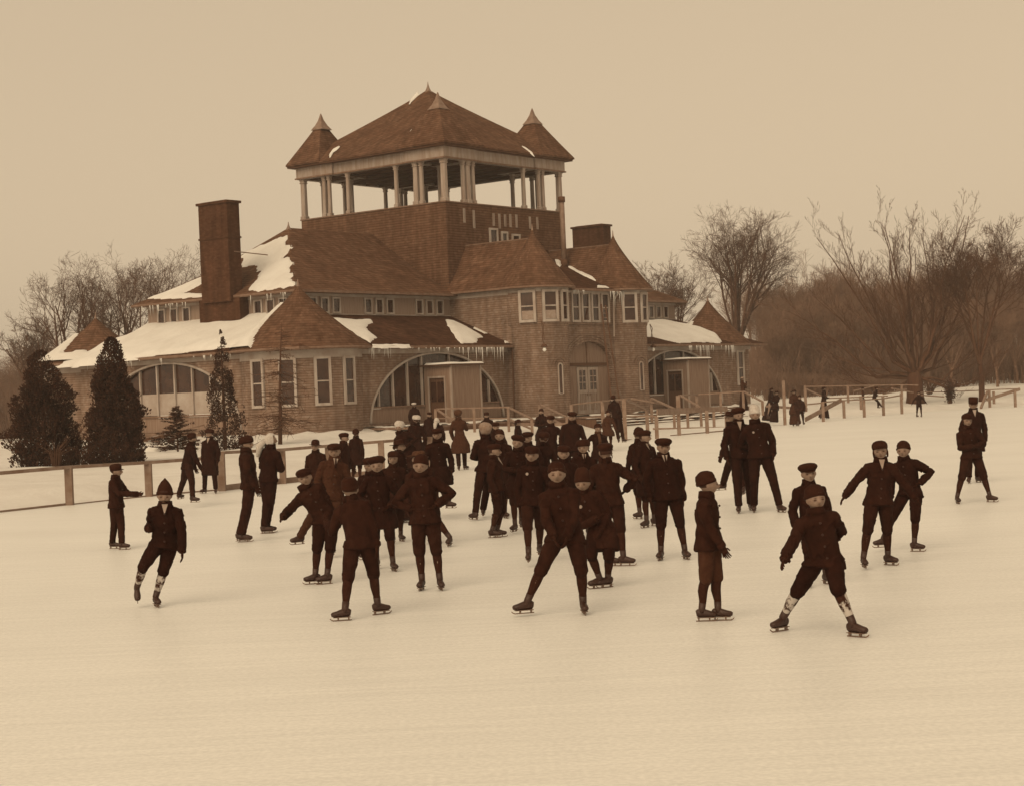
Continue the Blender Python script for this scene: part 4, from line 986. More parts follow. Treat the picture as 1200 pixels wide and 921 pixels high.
# young spruce with whorled boughs
def spruce(px,Y,H_,label,seed):
    rnd=random.Random(seed); x=ray(px,470).x*Y; R=empty('young_spruce',(x,Y,gz(x,Y))); tag(R,label,'tree')
    MB().tube([(0,0,-.2),(0,0,H_)],[.05,.008],6).build('trunk',M['bark'],R); mb=MB()
    for k in range(15):
        t=.06+.9*k/15; nb=7
        for j in range(nb):
            az=2*PI*(j+.5*(k%2))/nb+rnd.gauss(0,.35); L_=(1-t)**.8*H_*.6*rnd.uniform(.45,1.3)
            p=Vector((0,0,H_*(t+rnd.uniform(-.03,.03)))); d=Vector((cos(az),sin(az),rnd.uniform(-.02,.34))); q=p+d*L_+Vector((0,0,-.08*L_))
            mb.tube([p,p+d*L_*.6,q+Vector((0,0,.06))],[.015,.01,.004],3,False)
            for s in range(int(26*L_)+5):
                f=rnd.uniform(.12,1); c=p.lerp(q,f); sd_=Vector((-sin(az),cos(az),0))*rnd.choice((-1,1)); e=(sd_*.8+d*.7+Vector((0,0,rnd.gauss(0,.35)))).normalized()*rnd.uniform(.08,.2)*(1.3-f*.5)
                n_=Vector((0,0,.022)); mb.add([c-n_,c+e,c+n_,c+e*.5+Vector((0,0,.05))],[(0,1,2),(0,3,2)])
    mb.build('crown',M['spruce'],R)
spruce(206,77,2.1,'small young spruce between the two dark cedars',3)
# slim larch-like tree in front of the near turret
def larch():
    rnd=random.Random(8); px,Y=326,85; x=ray(px,470).x*Y; R=empty('bare_sapling',(x,Y,gz(x,Y))); tag(R,'slim bare sapling with drooping twigs before the left turret windows','tree')
    H_=5.9; tp=[Vector((0,0,-.2)),Vector((.08,0,1.5)),Vector((.15,0,3.5)),Vector((.32,0,H_))]; MB().tube(tp,[.11,.09,.055,.01],7).build('trunk',M['bark'],R,True); mb=MB()
    for k in range(110):
        t=rnd.uniform(.17,.97); f=t*3; a=min(int(f),2); p=tp[a].lerp(tp[a+1],f-a); az=rnd.uniform(0,2*PI); l=(1-t)**.7*2.4*rnd.uniform(.5,1.1)+.15
        d=Vector((cos(az),sin(az),rnd.uniform(-.25,.25))); pts=[p]; 
        for s in range(4): d=(d+Vector((rnd.gauss(0,.12),rnd.gauss(0,.12),-.05+.09*(s==3)))).normalized(); pts.append(pts[-1]+d*l/4)
        mb.tube(pts,[.025*(1-t)+.012,.018,.014,.012,.008],3,False)
        for s in range(9):
            c=pts[rnd.randint(1,4)]; e=Vector((rnd.gauss(0,.5),rnd.gauss(0,.5),rnd.gauss(-.1,.4)))*.55*(1.1-t); mb.tube([c,c+e*.5+Vector((0,0,.03)),c+e],[.011,.009,.006],3,False)
    mb.build('crown',M['twig'],R)
larch()
def bush(name,label,px,Y,H_,Wd,n,seed,m='twig',leafy=False):
    rnd=random.Random(seed); x=ray(px,470).x*Y; R=empty(name,(x,Y,gz(x,Y))); tag(R,label,'bush'); mb=MB(); lf=MB()
    for k in range(n):
        az=rnd.uniform(0,2*PI); s=rnd.random()**.6*Wd/2; h=H_*rnd.uniform(.5,1.05); p=Vector((cos(az)*.1,sin(az)*.1,-.1)); q=Vector((cos(az)*s*.7,sin(az)*s*.7,h*.75)); e=Vector((cos(az)*s*1.1,sin(az)*s*1.1,h*(.95 if leafy else .55+.5*rnd.random())))
        mb.tube([p,q*.5+Vector((0,0,h*.2)),q,e],[.016,.012,.008,.003],3,False)
        if leafy:
            for j in range(14):
                c=p.lerp(e,rnd.uniform(.25,1))+Vector((rnd.gauss(0,.12),rnd.gauss(0,.12),rnd.gauss(0,.08))); o=Vector((rnd.gauss(0,1),rnd.gauss(0,1),rnd.gauss(0,1))).normalized()*.07; u=o.orthogonal().normalized()*.05; lf.add([c-o,c+u,c+o,c-u],[(0,1,2,3)])
    mb.build('stems',M[m],R)
    if leafy: lf.build('leaves',M['spruce'],R)
bush('bare_bush','bare arching bush between the two big cedars at left',84,68,1.9,2.6,60,3)
bush('bare_bush','thin bare bush beside the far left cedar',62,62,1.1,1.8,35,4)
bush('small_bush','small upright leafy bush on the snow slope right of the big tree',1114,120,1.9,.9,40,5,leafy=True)
bush('bare_bush','low bare bush beneath the big tree on the snowy slope',1090,135,1.4,3.2,90,6)
# timber and snow heap by the left arch
hp=empty('plank_pile',(ray(190,500).x*82,82,0)); x,y=hp.location.x,82; hp.location.z=gz(x,y); tag(hp,'loose snow covered planks heaped below the left arched window','planks')
rnd=random.Random(2)
for k in range(9):
    a=rnd.uniform(-.5,.6); c=Vector((rnd.uniform(-1,1),rnd.uniform(-.6,.6),.12+.09*k)); d=Vector((cos(a),sin(a)*.6,rnd.uniform(-.1,.2)))*rnd.uniform(.6,1.5); MB().beam(c-d,c+d,.22,.05).build('plank',M['timber'],hp)
vs=[];fs=[]
for i in range(25):
    for j in range(15):
        u=-1.4+2.8*i/24; v=-.8+1.6*j/14; e=max(0,1-(u/1.4)**2-(v/.8)**2); vs.append((u,v,-.15+1.0*e**.5*(.75+.5*noise.noise((u*1.6,v*1.6,3)))))
for i in range(24):
    for j in range(14): a=i*15+j; fs.append((a,a+15,a+16,a+1))
MB().add(vs,fs).build('snow',M['snow'],hp,True)
MB().beam((-1.9,-2.6,.35),(.6,-1.2,.75),.12,.12).build('pole',M['boarddark'],hp)
# ------------------------------------------------------------ people
def wool(name,l0,l1,sc=9,bump=.35): return noisy(name,l0,l1,sc,.95,bump,bscale=60,spec=.08,bdist=.01)
M['black']=wool('black_wool',.007,.014); M['dark']=wool('dark_wool',.009,.019); M['brown']=wool('brown_wool',.02,.034)
M['suit']=wool('brown_tweed',.022,.036,30); M['grey']=wool('grey_wool',.022,.038,20); M['stock']=wool('ribbed_stocking',.014,.024,30)
M['hatdark']=wool('dark_hat_felt',.013,.022); M['hatwhite']=wool('white_knit',.34,.5,25,.6); M['hatgrey']=wool('grey_plush',.14,.26,14,.6); M['hatmid']=wool('brown_fur',.03,.06,22,.7)
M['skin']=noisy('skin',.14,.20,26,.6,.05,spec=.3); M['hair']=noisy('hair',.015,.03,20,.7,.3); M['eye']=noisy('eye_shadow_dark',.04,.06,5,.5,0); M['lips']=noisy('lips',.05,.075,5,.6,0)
M['boot']=noisy('worn_leather',.014,.026,9,.5,.2,spec=.4); M['blade']=noisy('steel_blade',.07,.14,6,.3,.1,spec=.6); M['shirt']=noisy('white_linen',.22,.32,6,.8,.1); M['glove']=wool('knit_glove',.014,.024,25)
m,nt,b=newmat('snow_caked_stocking',.9,.1); tc=N(nt,'ShaderNodeTexCoord'); nz=N(nt,'ShaderNodeTexNoise',Scale=13,Detail=6,Roughness=.7); nt.links.new(tc.outputs['Object'],nz.inputs['Vector']); rp=ramp(nt,[(.46,sep(.022)),(.54,sep(.42))]); nt.links.new(nz.outputs['Fac'],rp.inputs[0]); nt.links.new(rp.outputs[0],b.inputs['Base Color']); M['snowstock']=m
TMP=[]
def remesh(mb,vox,amp=0.0,seed=0,smooth=2,lod=1.0):
    me=bpy.data.meshes.new('t'); me.from_pydata(mb.v,[],mb.f); me.update()
    bm=bmesh.new(); bm.from_mesh(me); bmesh.ops.recalc_face_normals(bm,faces=bm.faces); bm.to_mesh(me); bm.free()
    o=bpy.data.objects.new('t',me); col.objects.link(o)
    r=o.modifiers.new('r','REMESH'); r.mode='VOXEL'; r.voxel_size=vox; r.adaptivity=0
    s=o.modifiers.new('s','SMOOTH'); s.factor=.6; s.iterations=smooth
    dg=bpy.context.evaluated_depsgraph_get(); dg.update() if False else None
    bpy.context.view_layer.update()
    ev=o.evaluated_get(bpy.context.evaluated_depsgraph_get()); nm=bpy.data.meshes.new_from_object(ev)
    bpy.data.objects.remove(o); bpy.data.meshes.remove(me)
    if amp:
        sd=Vector((seed*3.1,seed*1.7,seed)); co=[]
        for v in nm.vertices:
            p=v.co; q=Vector((p.x*7,p.y*7,p.z*4.5+p.x*2.5))+sd
            f=noise.noise(q)+.5*noise.noise(q*2.7); f=1-2*abs(f) if f<0 else f
            co+=list(p+v.normal*(amp*f*.8))
        nm.vertices.foreach_set('co',co); nm.update()
    return nm
def etube(mb,pts,rx,ry,side,n=14):
    # closed tube with elliptical rings; rx along 'side', ry across
    pts=[Vector(p) for p in pts]; k=len(pts); base=len(mb.v)
    for i,p in enumerate(pts):
        d=(pts[min(i+1,k-1)]-pts[max(i-1,0)]).normalized(); s=(side-d*side.dot(d)).normalized(); f=d.cross(s)
        for j in range(n):
            t=2*PI*j/n; mb.v.append(tuple(p+s*(cos(t)*rx[i])+f*(sin(t)*ry[i])))
    for i in range(k-1):
        for j in range(n): mb.f.append((base+i*n+j,base+i*n+(j+1)%n,base+(i+1)*n+(j+1)%n,base+(i+1)*n+j))
    mb.f.append(tuple(base+j for j in range(n))[::-1]); mb.f.append(tuple(base+(k-1)*n+j for j in range(n)))
def ellipsoid(mb,c,a,T,n=12,m=8,fn=None):
    base=len(mb.v)
    for i in range(m+1):
        th=PI*i/m
        for j in range(n):
            ph=2*PI*j/n; p=Vector((sin(th)*cos(ph),sin(th)*sin(ph),cos(th)))
            if fn: p=fn(p)
            q=Vector((c[0]+p.x*a[0],c[1]+p.y*a[1],c[2]+p.z*a[2])); mb.v.append(tuple(T@q))
    for i in range(m):
        for j in range(n): mb.f.append((base+i*n+j,base+(i+1)*n+j,base+(i+1)*n+(j+1)%n,base+i*n+(j+1)%n))
def ik(a,b,l1,l2,pole):
    d=b-a; L_=d.length; mx=(l1+l2)*.998
    if L_>mx: 
        b=a+d*(mx/L_); d=b-a; L_=mx
    L_=max(L_,abs(l1-l2)+.01); x=(l1*l1-l2*l2+L_*L_)/(2*L_); h=math.sqrt(max(l1*l1-x*x,0)); u=d.normalized()
    p=pole-u*pole.dot(u)
    if p.length<1e-4: p=u.orthogonal()
    return a+u*x+p.normalized()*h,b
def limb(mb,a,b,c,ra,rb,rc,n=10,bulge=0.0):
    pts=[a,a.lerp(b,.45),b.lerp(a,.12),b.lerp(c,.12),b.lerp(c,.5),c]; rad=[ra,ra*.55+rb*.45,rb*1.02,rb*.99,(rb+rc)/2+bulge,rc]
    mb.tube(pts,rad,n)
def hand_mesh(mb,w,d,nrm,thumb,s,curl=.5):
    # w wrist, d direction of the fingers, nrm out of the back of the hand, thumb side direction
    d=d.normalized(); t=(thumb-d*thumb.dot(d)).normalized(); nrm=d.cross(t).normalized()*(1 if d.cross(t).dot(nrm)>0 else -1)
    pl=s*.50; etube(mb,[w-d*s*.08,w+d*s*.1,w+d*pl*.6,w+d*pl],[s*.17,s*.2,s*.235,s*.22],[s*.11,s*.11,s*.10,s*.08],t,10)
    for i,(off,ln) in enumerate(((.165,.40),(.055,.46),(-.055,.43),(-.16,.34))):
        p=w+d*pl*.95+t*(off*s); q=[p-d*s*.06]; dd=d+t*(off*.5)
        for k in range(3):
            dd=(dd-nrm*curl*(.22+.22*k)).normalized(); q.append(q[-1]+dd*ln*s/3*(1.15 if k==0 else .95))
        mb.tube(q,[s*.055,s*.053,s*.048,s*.036],6)
    p=w+d*s*.12+t*s*.16; q=[p-t*s*.05,p+(t*.7+d*.6).normalized()*s*.17,p+(t*.75+d*1.25-nrm*.4*curl).normalized()*s*.36]; mb.tube(q,[s*.065,s*.058,s*.042],6)
HATX=dict(cap=.012,knit=.03,pom=.035,point=.09,peaked=.02,ear=.025,bowler=.05,tam=.04,wide=.07,cyl=.085,fur=.035,scarf=.02,tall=.08,bonnet=.05,hood=.03,flat=.03,none=0)
ALLP=[]
def person(label,head,fl=None,fr=None,yaw=0,H=None,Y=None,zb=0.0,hat='cap',hm='hatdark',coat='dark',hem=.10,legs='knickers',lm='dark',hl='down',hr='down',hy=None,ln=0.0,pel=None,
           up=None,tl=None,tr=None,collar=None,woman=False,skirt=False,sm='stock',scarf=None,seated=False,tilt=0.0,hn=0.0,group='skaters on the rink',cat='person',bl=True,hairlen=0,wid=1.0,kl=None,kr=None,glove='glove',button=False,fx_=0):
    yw=math.radians(yaw); Fv=Vector((sin(yw),-cos(yw),0)); S=Vector((cos(yw),sin(yw),0))
    hatx=HATX[hat]
    if Y is None:
        if fl or fr:
            ys=[at_ground(*q,zb).y for q,s in ((fl,'l'),(fr,'r')) if q and up!=s]; Y=sum(ys)/len(ys)
        else: 
            d=ray(*head); Y=((H+hatx+.04+zb)-CH)/d.z
    ztop=at_depth(head[0],head[1],Y).z
    Hh=(ztop-zb-.04-hatx) if H is None else H
    if H is None: Hh=(ztop-zb-.04-hatx)/(1.0-.0)
    Hh_body=Hh
    if (fl or fr) and H is not None: Hh_body=H     # crouching figures: true height given
    Hb=Hh_body; hh=.138+.042*Hb
    near=Y<34; mid=Y<52
    def foot(q,sgn,s):
        if q is None:
            g=at_depth(head[0]+fx_,head[1],Y); g.z=zb; g=Vector((g.x,g.y,zb))+S*(sgn*.07*Hb); return g
        if up==s or seated: return at_depth(q[0],q[1],Y+(0 if not seated else 0)+(Fv.y*.0))
        if H is None or abs(at_ground(*q,zb).y-Y)<3.5: return at_ground(*q,zb)
        return at_depth(q[0],q[1],Y)
    swap=cos(yw)<-.2
    A=-1 if not swap else 1     # sign of S for the image-left limb
    FL=foot(fl,A,'l'); FR=foot(fr,-A,'r')
    mid_f=(FL+FR)/2
    hc=at_depth(head[0],head[1],Y)
    Hd=Vector((hc.x,Y+Fv.y*ln,ztop-hatx-hh*.5)); 
    if ln: 
        pxh=at_depth(head[0],head[1],Hd.y); Hd.x=pxh.x; Hd.z=pxh.z-hatx-hh*.5
    NB=Vector((Hd.x,Hd.y,Hd.z))-Fv*(hh*.10)-Vector((0,0,hh*.40+.028*Hb))
    px_=at_depth(pel,460,Y).x if pel is not None else (mid_f.x*.4+NB.x*.6)
    T=.305*Hb; Pxy=Vector((px_,Y if not seated else Y,0)); dx=(NB-Pxy); hl_=math.hypot(dx.x,dx.y)
    if hl_>T*.8: 
        k=T*.8/hl_; Pxy.x=NB.x-dx.x*k; Pxy.y=NB.y-dx.y*k; hl_=T*.8
    P=Vector((Pxy.x,Pxy.y,NB.z-math.sqrt(T*T-hl_*hl_)))
    L1=.232*Hb; L2=.222*Hb; hw=.050*Hb; ah=.055*Hb+(.04 if bl else 0)
    ankles=[]; 
    for Fp,sg,u in ((FL,A,'l'),(FR,-A,'r')): ankles.append(Fp+Vector((0,0,ah)))
    hips=[P+S*(hw*A)-Vector((0,0,.005*Hb)),P-S*(hw*A)-Vector((0,0,.005*Hb))]
    for i in (0,1):   # let legs reach
        d=(ankles[i]-hips[i]).length
        if d>(L1+L2): 
            need=d-(L1+L2); kk=min(1.09,d/(L1+L2)*1.001); 
            if i==0 or True: L1*=kk; L2*=kk
    knees=[];
    for i,(sg,kp) in enumerate(((A,kl),(-A,kr))):
        pole=Fv+S*(sg*.25)
        if kp is not None: a=math.radians(kp); pole=Vector((sin(a),-cos(a),.0))
        if seated: pole=Fv*.6+Vector((0,0,1))
        k,an=ik(hips[i],ankles[i],L1,L2,pole); knees.append(k); 
        if (an-ankles[i]).length>.0: ankles[i]=an
    # shoulders and arms
    up_=(NB-P).normalized(); SL=(S-up_*S.dot(up_)).normalized(); prn=random.Random(len(ALLP)*7+3); SL=(Matrix.Rotation(math.radians(prn.uniform(-6,6)),3,Fv)@SL).normalized()
    shw=(.090 if woman else .097)*Hb*wid; SH=[NB+SL*(shw*A)-up_*.060*Hb, NB-SL*(shw*A)-up_*.060*Hb]
    U1,U2=.165*Hb,.15*Hb; hs=.098*Hb
    hands=[];elbows=[];hdir=[]
    for i,(hv,sg) in enumerate(((hl,A),(hr,-A))):
        s=SH[i]; out=SL*sg
        pole=-Fv*.7+out*.6-Vector((0,0,.25))
        if isinstance(hv,tuple):
            off=hv[2] if len(hv)>2 else .0; w=at_depth(hv[0],hv[1],s.y+off) ; tgt=w; hdv=None
            dd=(w-s); ln_=dd.length
            w=s+dd*min(1,(U1+U2)/max(ln_,.01)) if ln_>U1+U2 else w
            # the pixel marks the hand's middle: pull the wrist back a little
            w=w-dd.normalized()*hs*.35 if ln_>.12 else w
            if ln_>U1+U2-.02: w=s+dd.normalized()*(U1+U2)*.99
            if len(hv)>3: a=hv[3]; pole={'o':out+Vector((0,0,-.1))-Fv*.2,'b':-Fv,'d':Vector((0,0,-1))+out*.3}[a]
        elif hv=='down': w=s+out*.035*Hb+Fv*.02*Hb-Vector((0,0,1))*(.305*Hb)
        elif hv=='relax': w=s+out*.045*Hb+Fv*.07*Hb-Vector((0,0,1))*(.285*Hb)
        elif hv=='pocket': w=P+SL*(sg*.095*Hb)+Fv*.085*Hb+Vector((0,0,.03*Hb)); pole=out*.9-Fv*.5
        elif hv=='hip': w=P+SL*(sg*.10*Hb)+Fv*.03*Hb+Vector((0,0,.07*Hb)); pole=out*1.0-Fv*.35+Vector((0,0,.05))
        elif hv=='front': w=P+SL*(sg*.02*Hb)+Fv*.13*Hb+Vector((0,0,.09*Hb)); pole=out*.8-Fv*.3-Vector((0,0,.4))
        elif hv=='back': w=P+SL*(sg*.02*Hb)-Fv*.10*Hb+Vector((0,0,.05*Hb)); pole=out*.9-Fv*.3
        elif hv=='fwd': w=s+Fv*.24*Hb-Vector((0,0,.14*Hb)); pole=out*.4-Vector((0,0,1))
        elif hv=='out': w=s+out*.22*Hb-Vector((0,0,.18*Hb))
        elif hv=='chin': w=NB+Fv*.13*Hb+SL*(sg*.03*Hb)-Vector((0,0,.06*Hb)); pole=out*.6-Vector((0,0,1))
        e,w=ik(s,w,U1,U2,pole); elbows.append(e); hands.append(w); hdir.append((w-e).normalized())
    R=empty('person',(mid_f.x,mid_f.y,zb)); off=Vector(R.location)
    tag(R,label,cat,group)
    if not group: del_=0
    def loc(v): return v-off
    hipsL=[loc(v) for v in hips]; knL=[loc(v) for v in knees]; anL=[loc(v) for v in ankles]; shL=[loc(v) for v in SH]; elL=[loc(v) for v in elbows]; haL=[loc(v) for v in hands]; Pl=loc(P); NBl=loc(NB); Hl=loc(Hd)
    vox=max(.0095,Y*.00042); 
    # head frame
    hyaw=math.radians((yaw if hy is None else hy)+random.Random(len(ALLP)).uniform(-12,12)); tilt=tilt+random.Random(len(ALLP)+50).uniform(-6,6); hf=Vector((sin(hyaw),-cos(hyaw),-math.tan(math.radians(hn)))).normalized(); hs_=Vector((cos(hyaw),sin(hyaw),0)); hu=hs_.cross(hf); hu=hu if hu.z>0 else -hu
    if tilt: Rm=Matrix.Rotation(math.radians(tilt),3,hf); hs_=Rm@hs_; hu=Rm@hu
    HT=Matrix(((hs_.x,hf.x,hu.x,Hl.x),(hs_.y,hf.y,hu.y,Hl.y),(hs_.z,hf.z,hu.z,Hl.z),(0,0,0,1)))
    # ---- body
    mb=MB()
    def skull(p):
        q=p.copy()
        if q.z<0: 
            k=-q.z; q.x*=1-.34*k**1.7; q.y=q.y*(1-.18*k**2)+.10*k
            if q.y<0: q.y*=1-.35*k
        else: q.y-= .06*q.z
        return q
    ellipsoid(mb,(0,0,0),(hh*.395,hh*.46,hh*.5),HT,16,12,skull)
    mb.tube([HT@Vector((0,hh*.42,hh*.06)),HT@Vector((0,hh*.52,-hh*.10)),HT@Vector((0,hh*.45,-hh*.16))],[hh*.045,hh*.085,hh*.07],6)
    for s in (-1,1): ellipsoid(mb,(s*hh*.39,-hh*.02,-hh*.02),(hh*.05,hh*.09,hh*.14),HT,6,5)
    nk=NBl-up_*.02*Hb; mb.tube([nk-up_*.05*Hb,nk,Hl-Vector((0,0,hh*.22))-hf*hh*.06],[.05*Hb,.036*Hb,.033*Hb],10)
    etube(mb,[Pl-up_*.03*Hb,Pl.lerp(NBl,.35),Pl.lerp(NBl,.72),NBl-up_*.03*Hb],[.075*Hb,.07*Hb,.085*Hb,.05*Hb],[.06*Hb,.055*Hb,.06*Hb,.045*Hb],SL,12)
    for i in (0,1):
        limb(mb,hipsL[i],knL[i],anL[i],.05*Hb,.03*Hb,.02*Hb,8); limb(mb,shL[i],elL[i],haL[i],.032*Hb,.023*Hb,.017*Hb,8)
        mb.tube([shL[i],NBl-up_*.05*Hb],[.035*Hb,.045*Hb],8)
        sd_=SL*(A if i==0 else -A)
    # bare hands on the body itself when no gloves are worn
    if glove is None:
        for i in (0,1):
            sd_=SL*(A if i==0 else -A); hand_mesh(mb,haL[i],hdir[i],sd_,Fv,hs,.5)
    nm=remesh(mb,max(.0085,vox*.9),0,0,1)
    o=bpy.data.objects.new('body',nm); col.objects.link(o); o.parent=R; nm.materials.clear(); nm.materials.append(M['skin'])
    if mid:
        fm=MB()
        for s in (-1,1): ellipsoid(fm,(s*hh*.165,hh*.415,hh*.0),(hh*.085,hh*.034,hh*.032),HT,8,5)  # dark eyes, widened to paint in the shade of the sockets
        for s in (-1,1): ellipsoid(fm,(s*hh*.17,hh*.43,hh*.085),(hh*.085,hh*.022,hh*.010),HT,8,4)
        n1=len(fm.f); ellipsoid(fm,(0,hh*.455,-hh*.27),(hh*.095,hh*.022,hh*.018),HT,8,4)
        bm=bmesh.new(); bm.from_mesh(nm); nm.materials.append(M['eye']); nm.materials.append(M['lips']); nv=[bm.verts.new(p) for p in fm.v]
        for k,f in enumerate(fm.f):
            try: q=bm.faces.new([nv[t] for t in f]); q.material_index=1 if k<n1 else 2
            except ValueError: pass
        bm.to_mesh(nm); bm.free()
    nm.polygons.foreach_set('use_smooth',[True]*len(nm.polygons))
    # ---- coat
    mb=MB(); fat=(1.0 if not woman else .93)*wid
    km=(knL[0]+knL[1])/2; kd=(knL[0]-knL[1]).length
    dn=Vector((0,0,-1)) if not seated else Fv; hem=hem*(.45 if hem<.18 else .85)
    hemc=Pl+dn*(hem*Hb); kk=min(1,hem/.25); hemc=hemc+(Vector((km.x,km.y,hemc.z))-hemc)*(.55*kk)
    if seated: hemc=Pl+Fv*(hem*.5*Hb)-Vector((0,0,.04*Hb))
    hwid=.110*Hb*fat+min(.5,kd)*.16*min(1,hem/.14)+(.045*Hb*min(1,hem/.2) if skirt or woman else .006*Hb)
    hdep=.086*Hb+(.045*Hb*min(1,hem/.2) if skirt or woman else .004*Hb)+abs((knL[0]-knL[1]).dot(Fv))*.22*min(1,hem/.14)
    if seated: hwid=.10*Hb; hdep=.10*Hb
    a_=Pl; b_0=NBl
    pts=[hemc,hemc.lerp(a_,.5),a_+up_*.02*Hb,a_.lerp(b_0,.34),a_.lerp(b_0,.62),a_.lerp(b_0,.86),b_0-up_*.012*Hb,b_0+up_*.035*Hb]
    rx=[hwid,hwid*.95,.100*Hb*fat,.093*Hb*fat,.102*Hb*fat,.088*Hb*fat,.060*Hb,.046*Hb]
    ry=[hdep,hdep*.96,.080*Hb,.074*Hb,.079*Hb,.072*Hb,.054*Hb,.047*Hb]
    if woman: rx[3]*=.86; ry[3]*=.9
    etube(mb,pts,rx,ry,SL,18)
    for i in (0,1):
        sh_in=shL[i].lerp(NBl-up_*.05*Hb,.45); mb.tube([sh_in,shL[i],shL[i].lerp(elL[i],.5),elL[i],elL[i].lerp(haL[i],.55),haL[i]],[.050*Hb,.045*Hb,.038*Hb,.035*Hb,.032*Hb,.030*Hb],12)
    am=.017 if near else .014
    nm=remesh(mb,vox,am,len(ALLP),1); o=bpy.data.objects.new('coat' if hem>.16 else 'jacket',nm); col.objects.link(o); o.parent=R; nm.materials.clear(); nm.materials.append(M[coat]); nm.polygons.foreach_set('use_smooth',[True]*len(nm.polygons)); coat_o=o
    # collar, lapels
    cb=MB(); c0=NBl+up_*.005*Hb
    ring=[]; n_=14
    for k in range(n_+1):
        t=PI*.5+ (k/n_-.5)*2*PI*.90+PI; q=SL*cos(t)*.056*Hb+Fv*sin(t)*-.056*Hb
        ring.append((c0+q*1.08-up_*.012*Hb,c0+q*.96+up_*.040*Hb,c0+q*.82+up_*.038*Hb,c0+q*.85-up_*.012*Hb))
    vs=[p for r in ring for p in r]; fs=[]
    for k in range(n_):
        for j in range(4): a=k*4; fs.append((a+j,a+(j+1)%4,a+4+(j+1)%4,a+4+j))
    fs+= [(0,1,2,3),(n_*4+3,n_*4+2,n_*4+1,n_*4)]
    cb.add(vs,fs).build('collar',M[coat],coat_o,True)
    if collar:
        k=MB(); ch=NBl.lerp(Pl,.22); f=Fv
        p0=NBl+f*.057*Hb+up_*.02*Hb; 
        k.add([p0-SL*.024*Hb,p0+SL*.024*Hb,ch+f*.098*Hb,p0+SL*.022*Hb-f*.02*Hb,p0-SL*.022*Hb-f*.02*Hb],[(0,2,1),(1,2,3),(0,4,2),(0,1,3,4),(4,3,2)]).build('shirt_front',M['shirt'],R)
        if collar=='tie': MB().tube([p0+f*.004,p0.lerp(ch+f*.098*Hb,.5)+f*.012,ch+f*.104*Hb],[.008,.012,.016],6).build('necktie',M['black'],R)
        if collar=='high': MB().tube([NBl-up_*.0,NBl+up_*.055*Hb],[.049*Hb,.043*Hb],12).build('shirt_collar',M['shirt'],R)
    if scarf:
        k=MB(); k.tube([NBl+up_*.0,NBl+up_*.03*Hb,NBl+up_*.055*Hb],[.062*Hb,.066*Hb,.05*Hb],12); q=NBl+Fv*.075*Hb; k.tube([q,q-up_*.09*Hb+Fv*.04*Hb+SL*.02,q-up_*.2*Hb+Fv*.045*Hb+SL*.03],[.028*Hb,.026*Hb,.03*Hb],8); k.build('scarf',M[scarf],R,True)
    if near or mid:
        bt=MB()
        for k in range(4):
            c=NBl.lerp(Pl,.2+.26*k)+Fv*(.086*Hb+.006); ellipsoid(bt,tuple(c),(.011,.011,.011),Matrix.Identity(4),8,5)
        if cos(yw)>.2 and near: bt.build('button',M['boot'],coat_o,True)['kind']='stuff'
    if button: MB().tube([NBl.lerp(Pl,.26)+Fv*.088*Hb-SL*.05*Hb,NBl.lerp(Pl,.26)+Fv*.10*Hb-SL*.05*Hb],[.02,.018],8).build('badge',M['shirt'],coat_o)
    # ---- legs
    if skirt:
        mb=MB(); g0=min(anL[0].z,anL[1].z); fc=(anL[0]+anL[1])/2; bot=Vector((fc.x,fc.y,.09)); w_=.15*Hb+kd*.2
        etube(mb,[bot,bot.lerp(Pl,.35),bot.lerp(Pl,.7),Pl+up_*.03*Hb],[w_,w_*.86,.115*Hb,.085*Hb],[w_*.9,w_*.78,.10*Hb,.075*Hb],SL,18)
        nm=remesh(mb,vox*1.2,.022,len(ALLP)+5,1); o=bpy.data.objects.new('skirt',nm); col.objects.link(o); o.parent=R; nm.materials.clear(); nm.materials.append(M[lm]); nm.polygons.foreach_set('use_smooth',[True]*len(nm.polygons))
    else:
        mb=MB(); etube(mb,[Pl-Vector((0,0,.05*Hb)),Pl,Pl+up_*.05*Hb],[.085*Hb,.095*Hb,.085*Hb],[.07*Hb,.078*Hb,.07*Hb],SL,14)
        for i in (0,1):
            h,k,a=hipsL[i],knL[i],anL[i]
            if legs=='trousers': mb.tube([h,h.lerp(k,.5),k,k.lerp(a,.5),a-Vector((0,0,.005*Hb))],[.064*Hb,.056*Hb,.045*Hb,.039*Hb,.036*Hb],12)
            else: mb.tube([h,h.lerp(k,.5),k.lerp(h,.12),k.lerp(a,.10),k.lerp(a,.22)],[.063*Hb,.056*Hb,.048*Hb,.045*Hb,.033*Hb],12)
        nm=remesh(mb,vox,.009,len(ALLP)+9,1); o=bpy.data.objects.new('trousers' if legs=='trousers' else 'knickers',nm); col.objects.link(o); o.parent=R; nm.materials.clear(); nm.materials.append(M[lm]); nm.polygons.foreach_set('use_smooth',[True]*len(nm.polygons))
        if legs!='trousers':
            for i in (0,1):
                k,a=knL[i],anL[i]; bk=-Fv*.008*Hb
                MB().tube([k.lerp(a,.08),k.lerp(a,.3)+bk,k.lerp(a,.45)+bk*1.2,k.lerp(a,.75),a],[.036*Hb,.036*Hb,.035*Hb,.026*Hb,.023*Hb],12).build('stocking',M[sm],R,True)
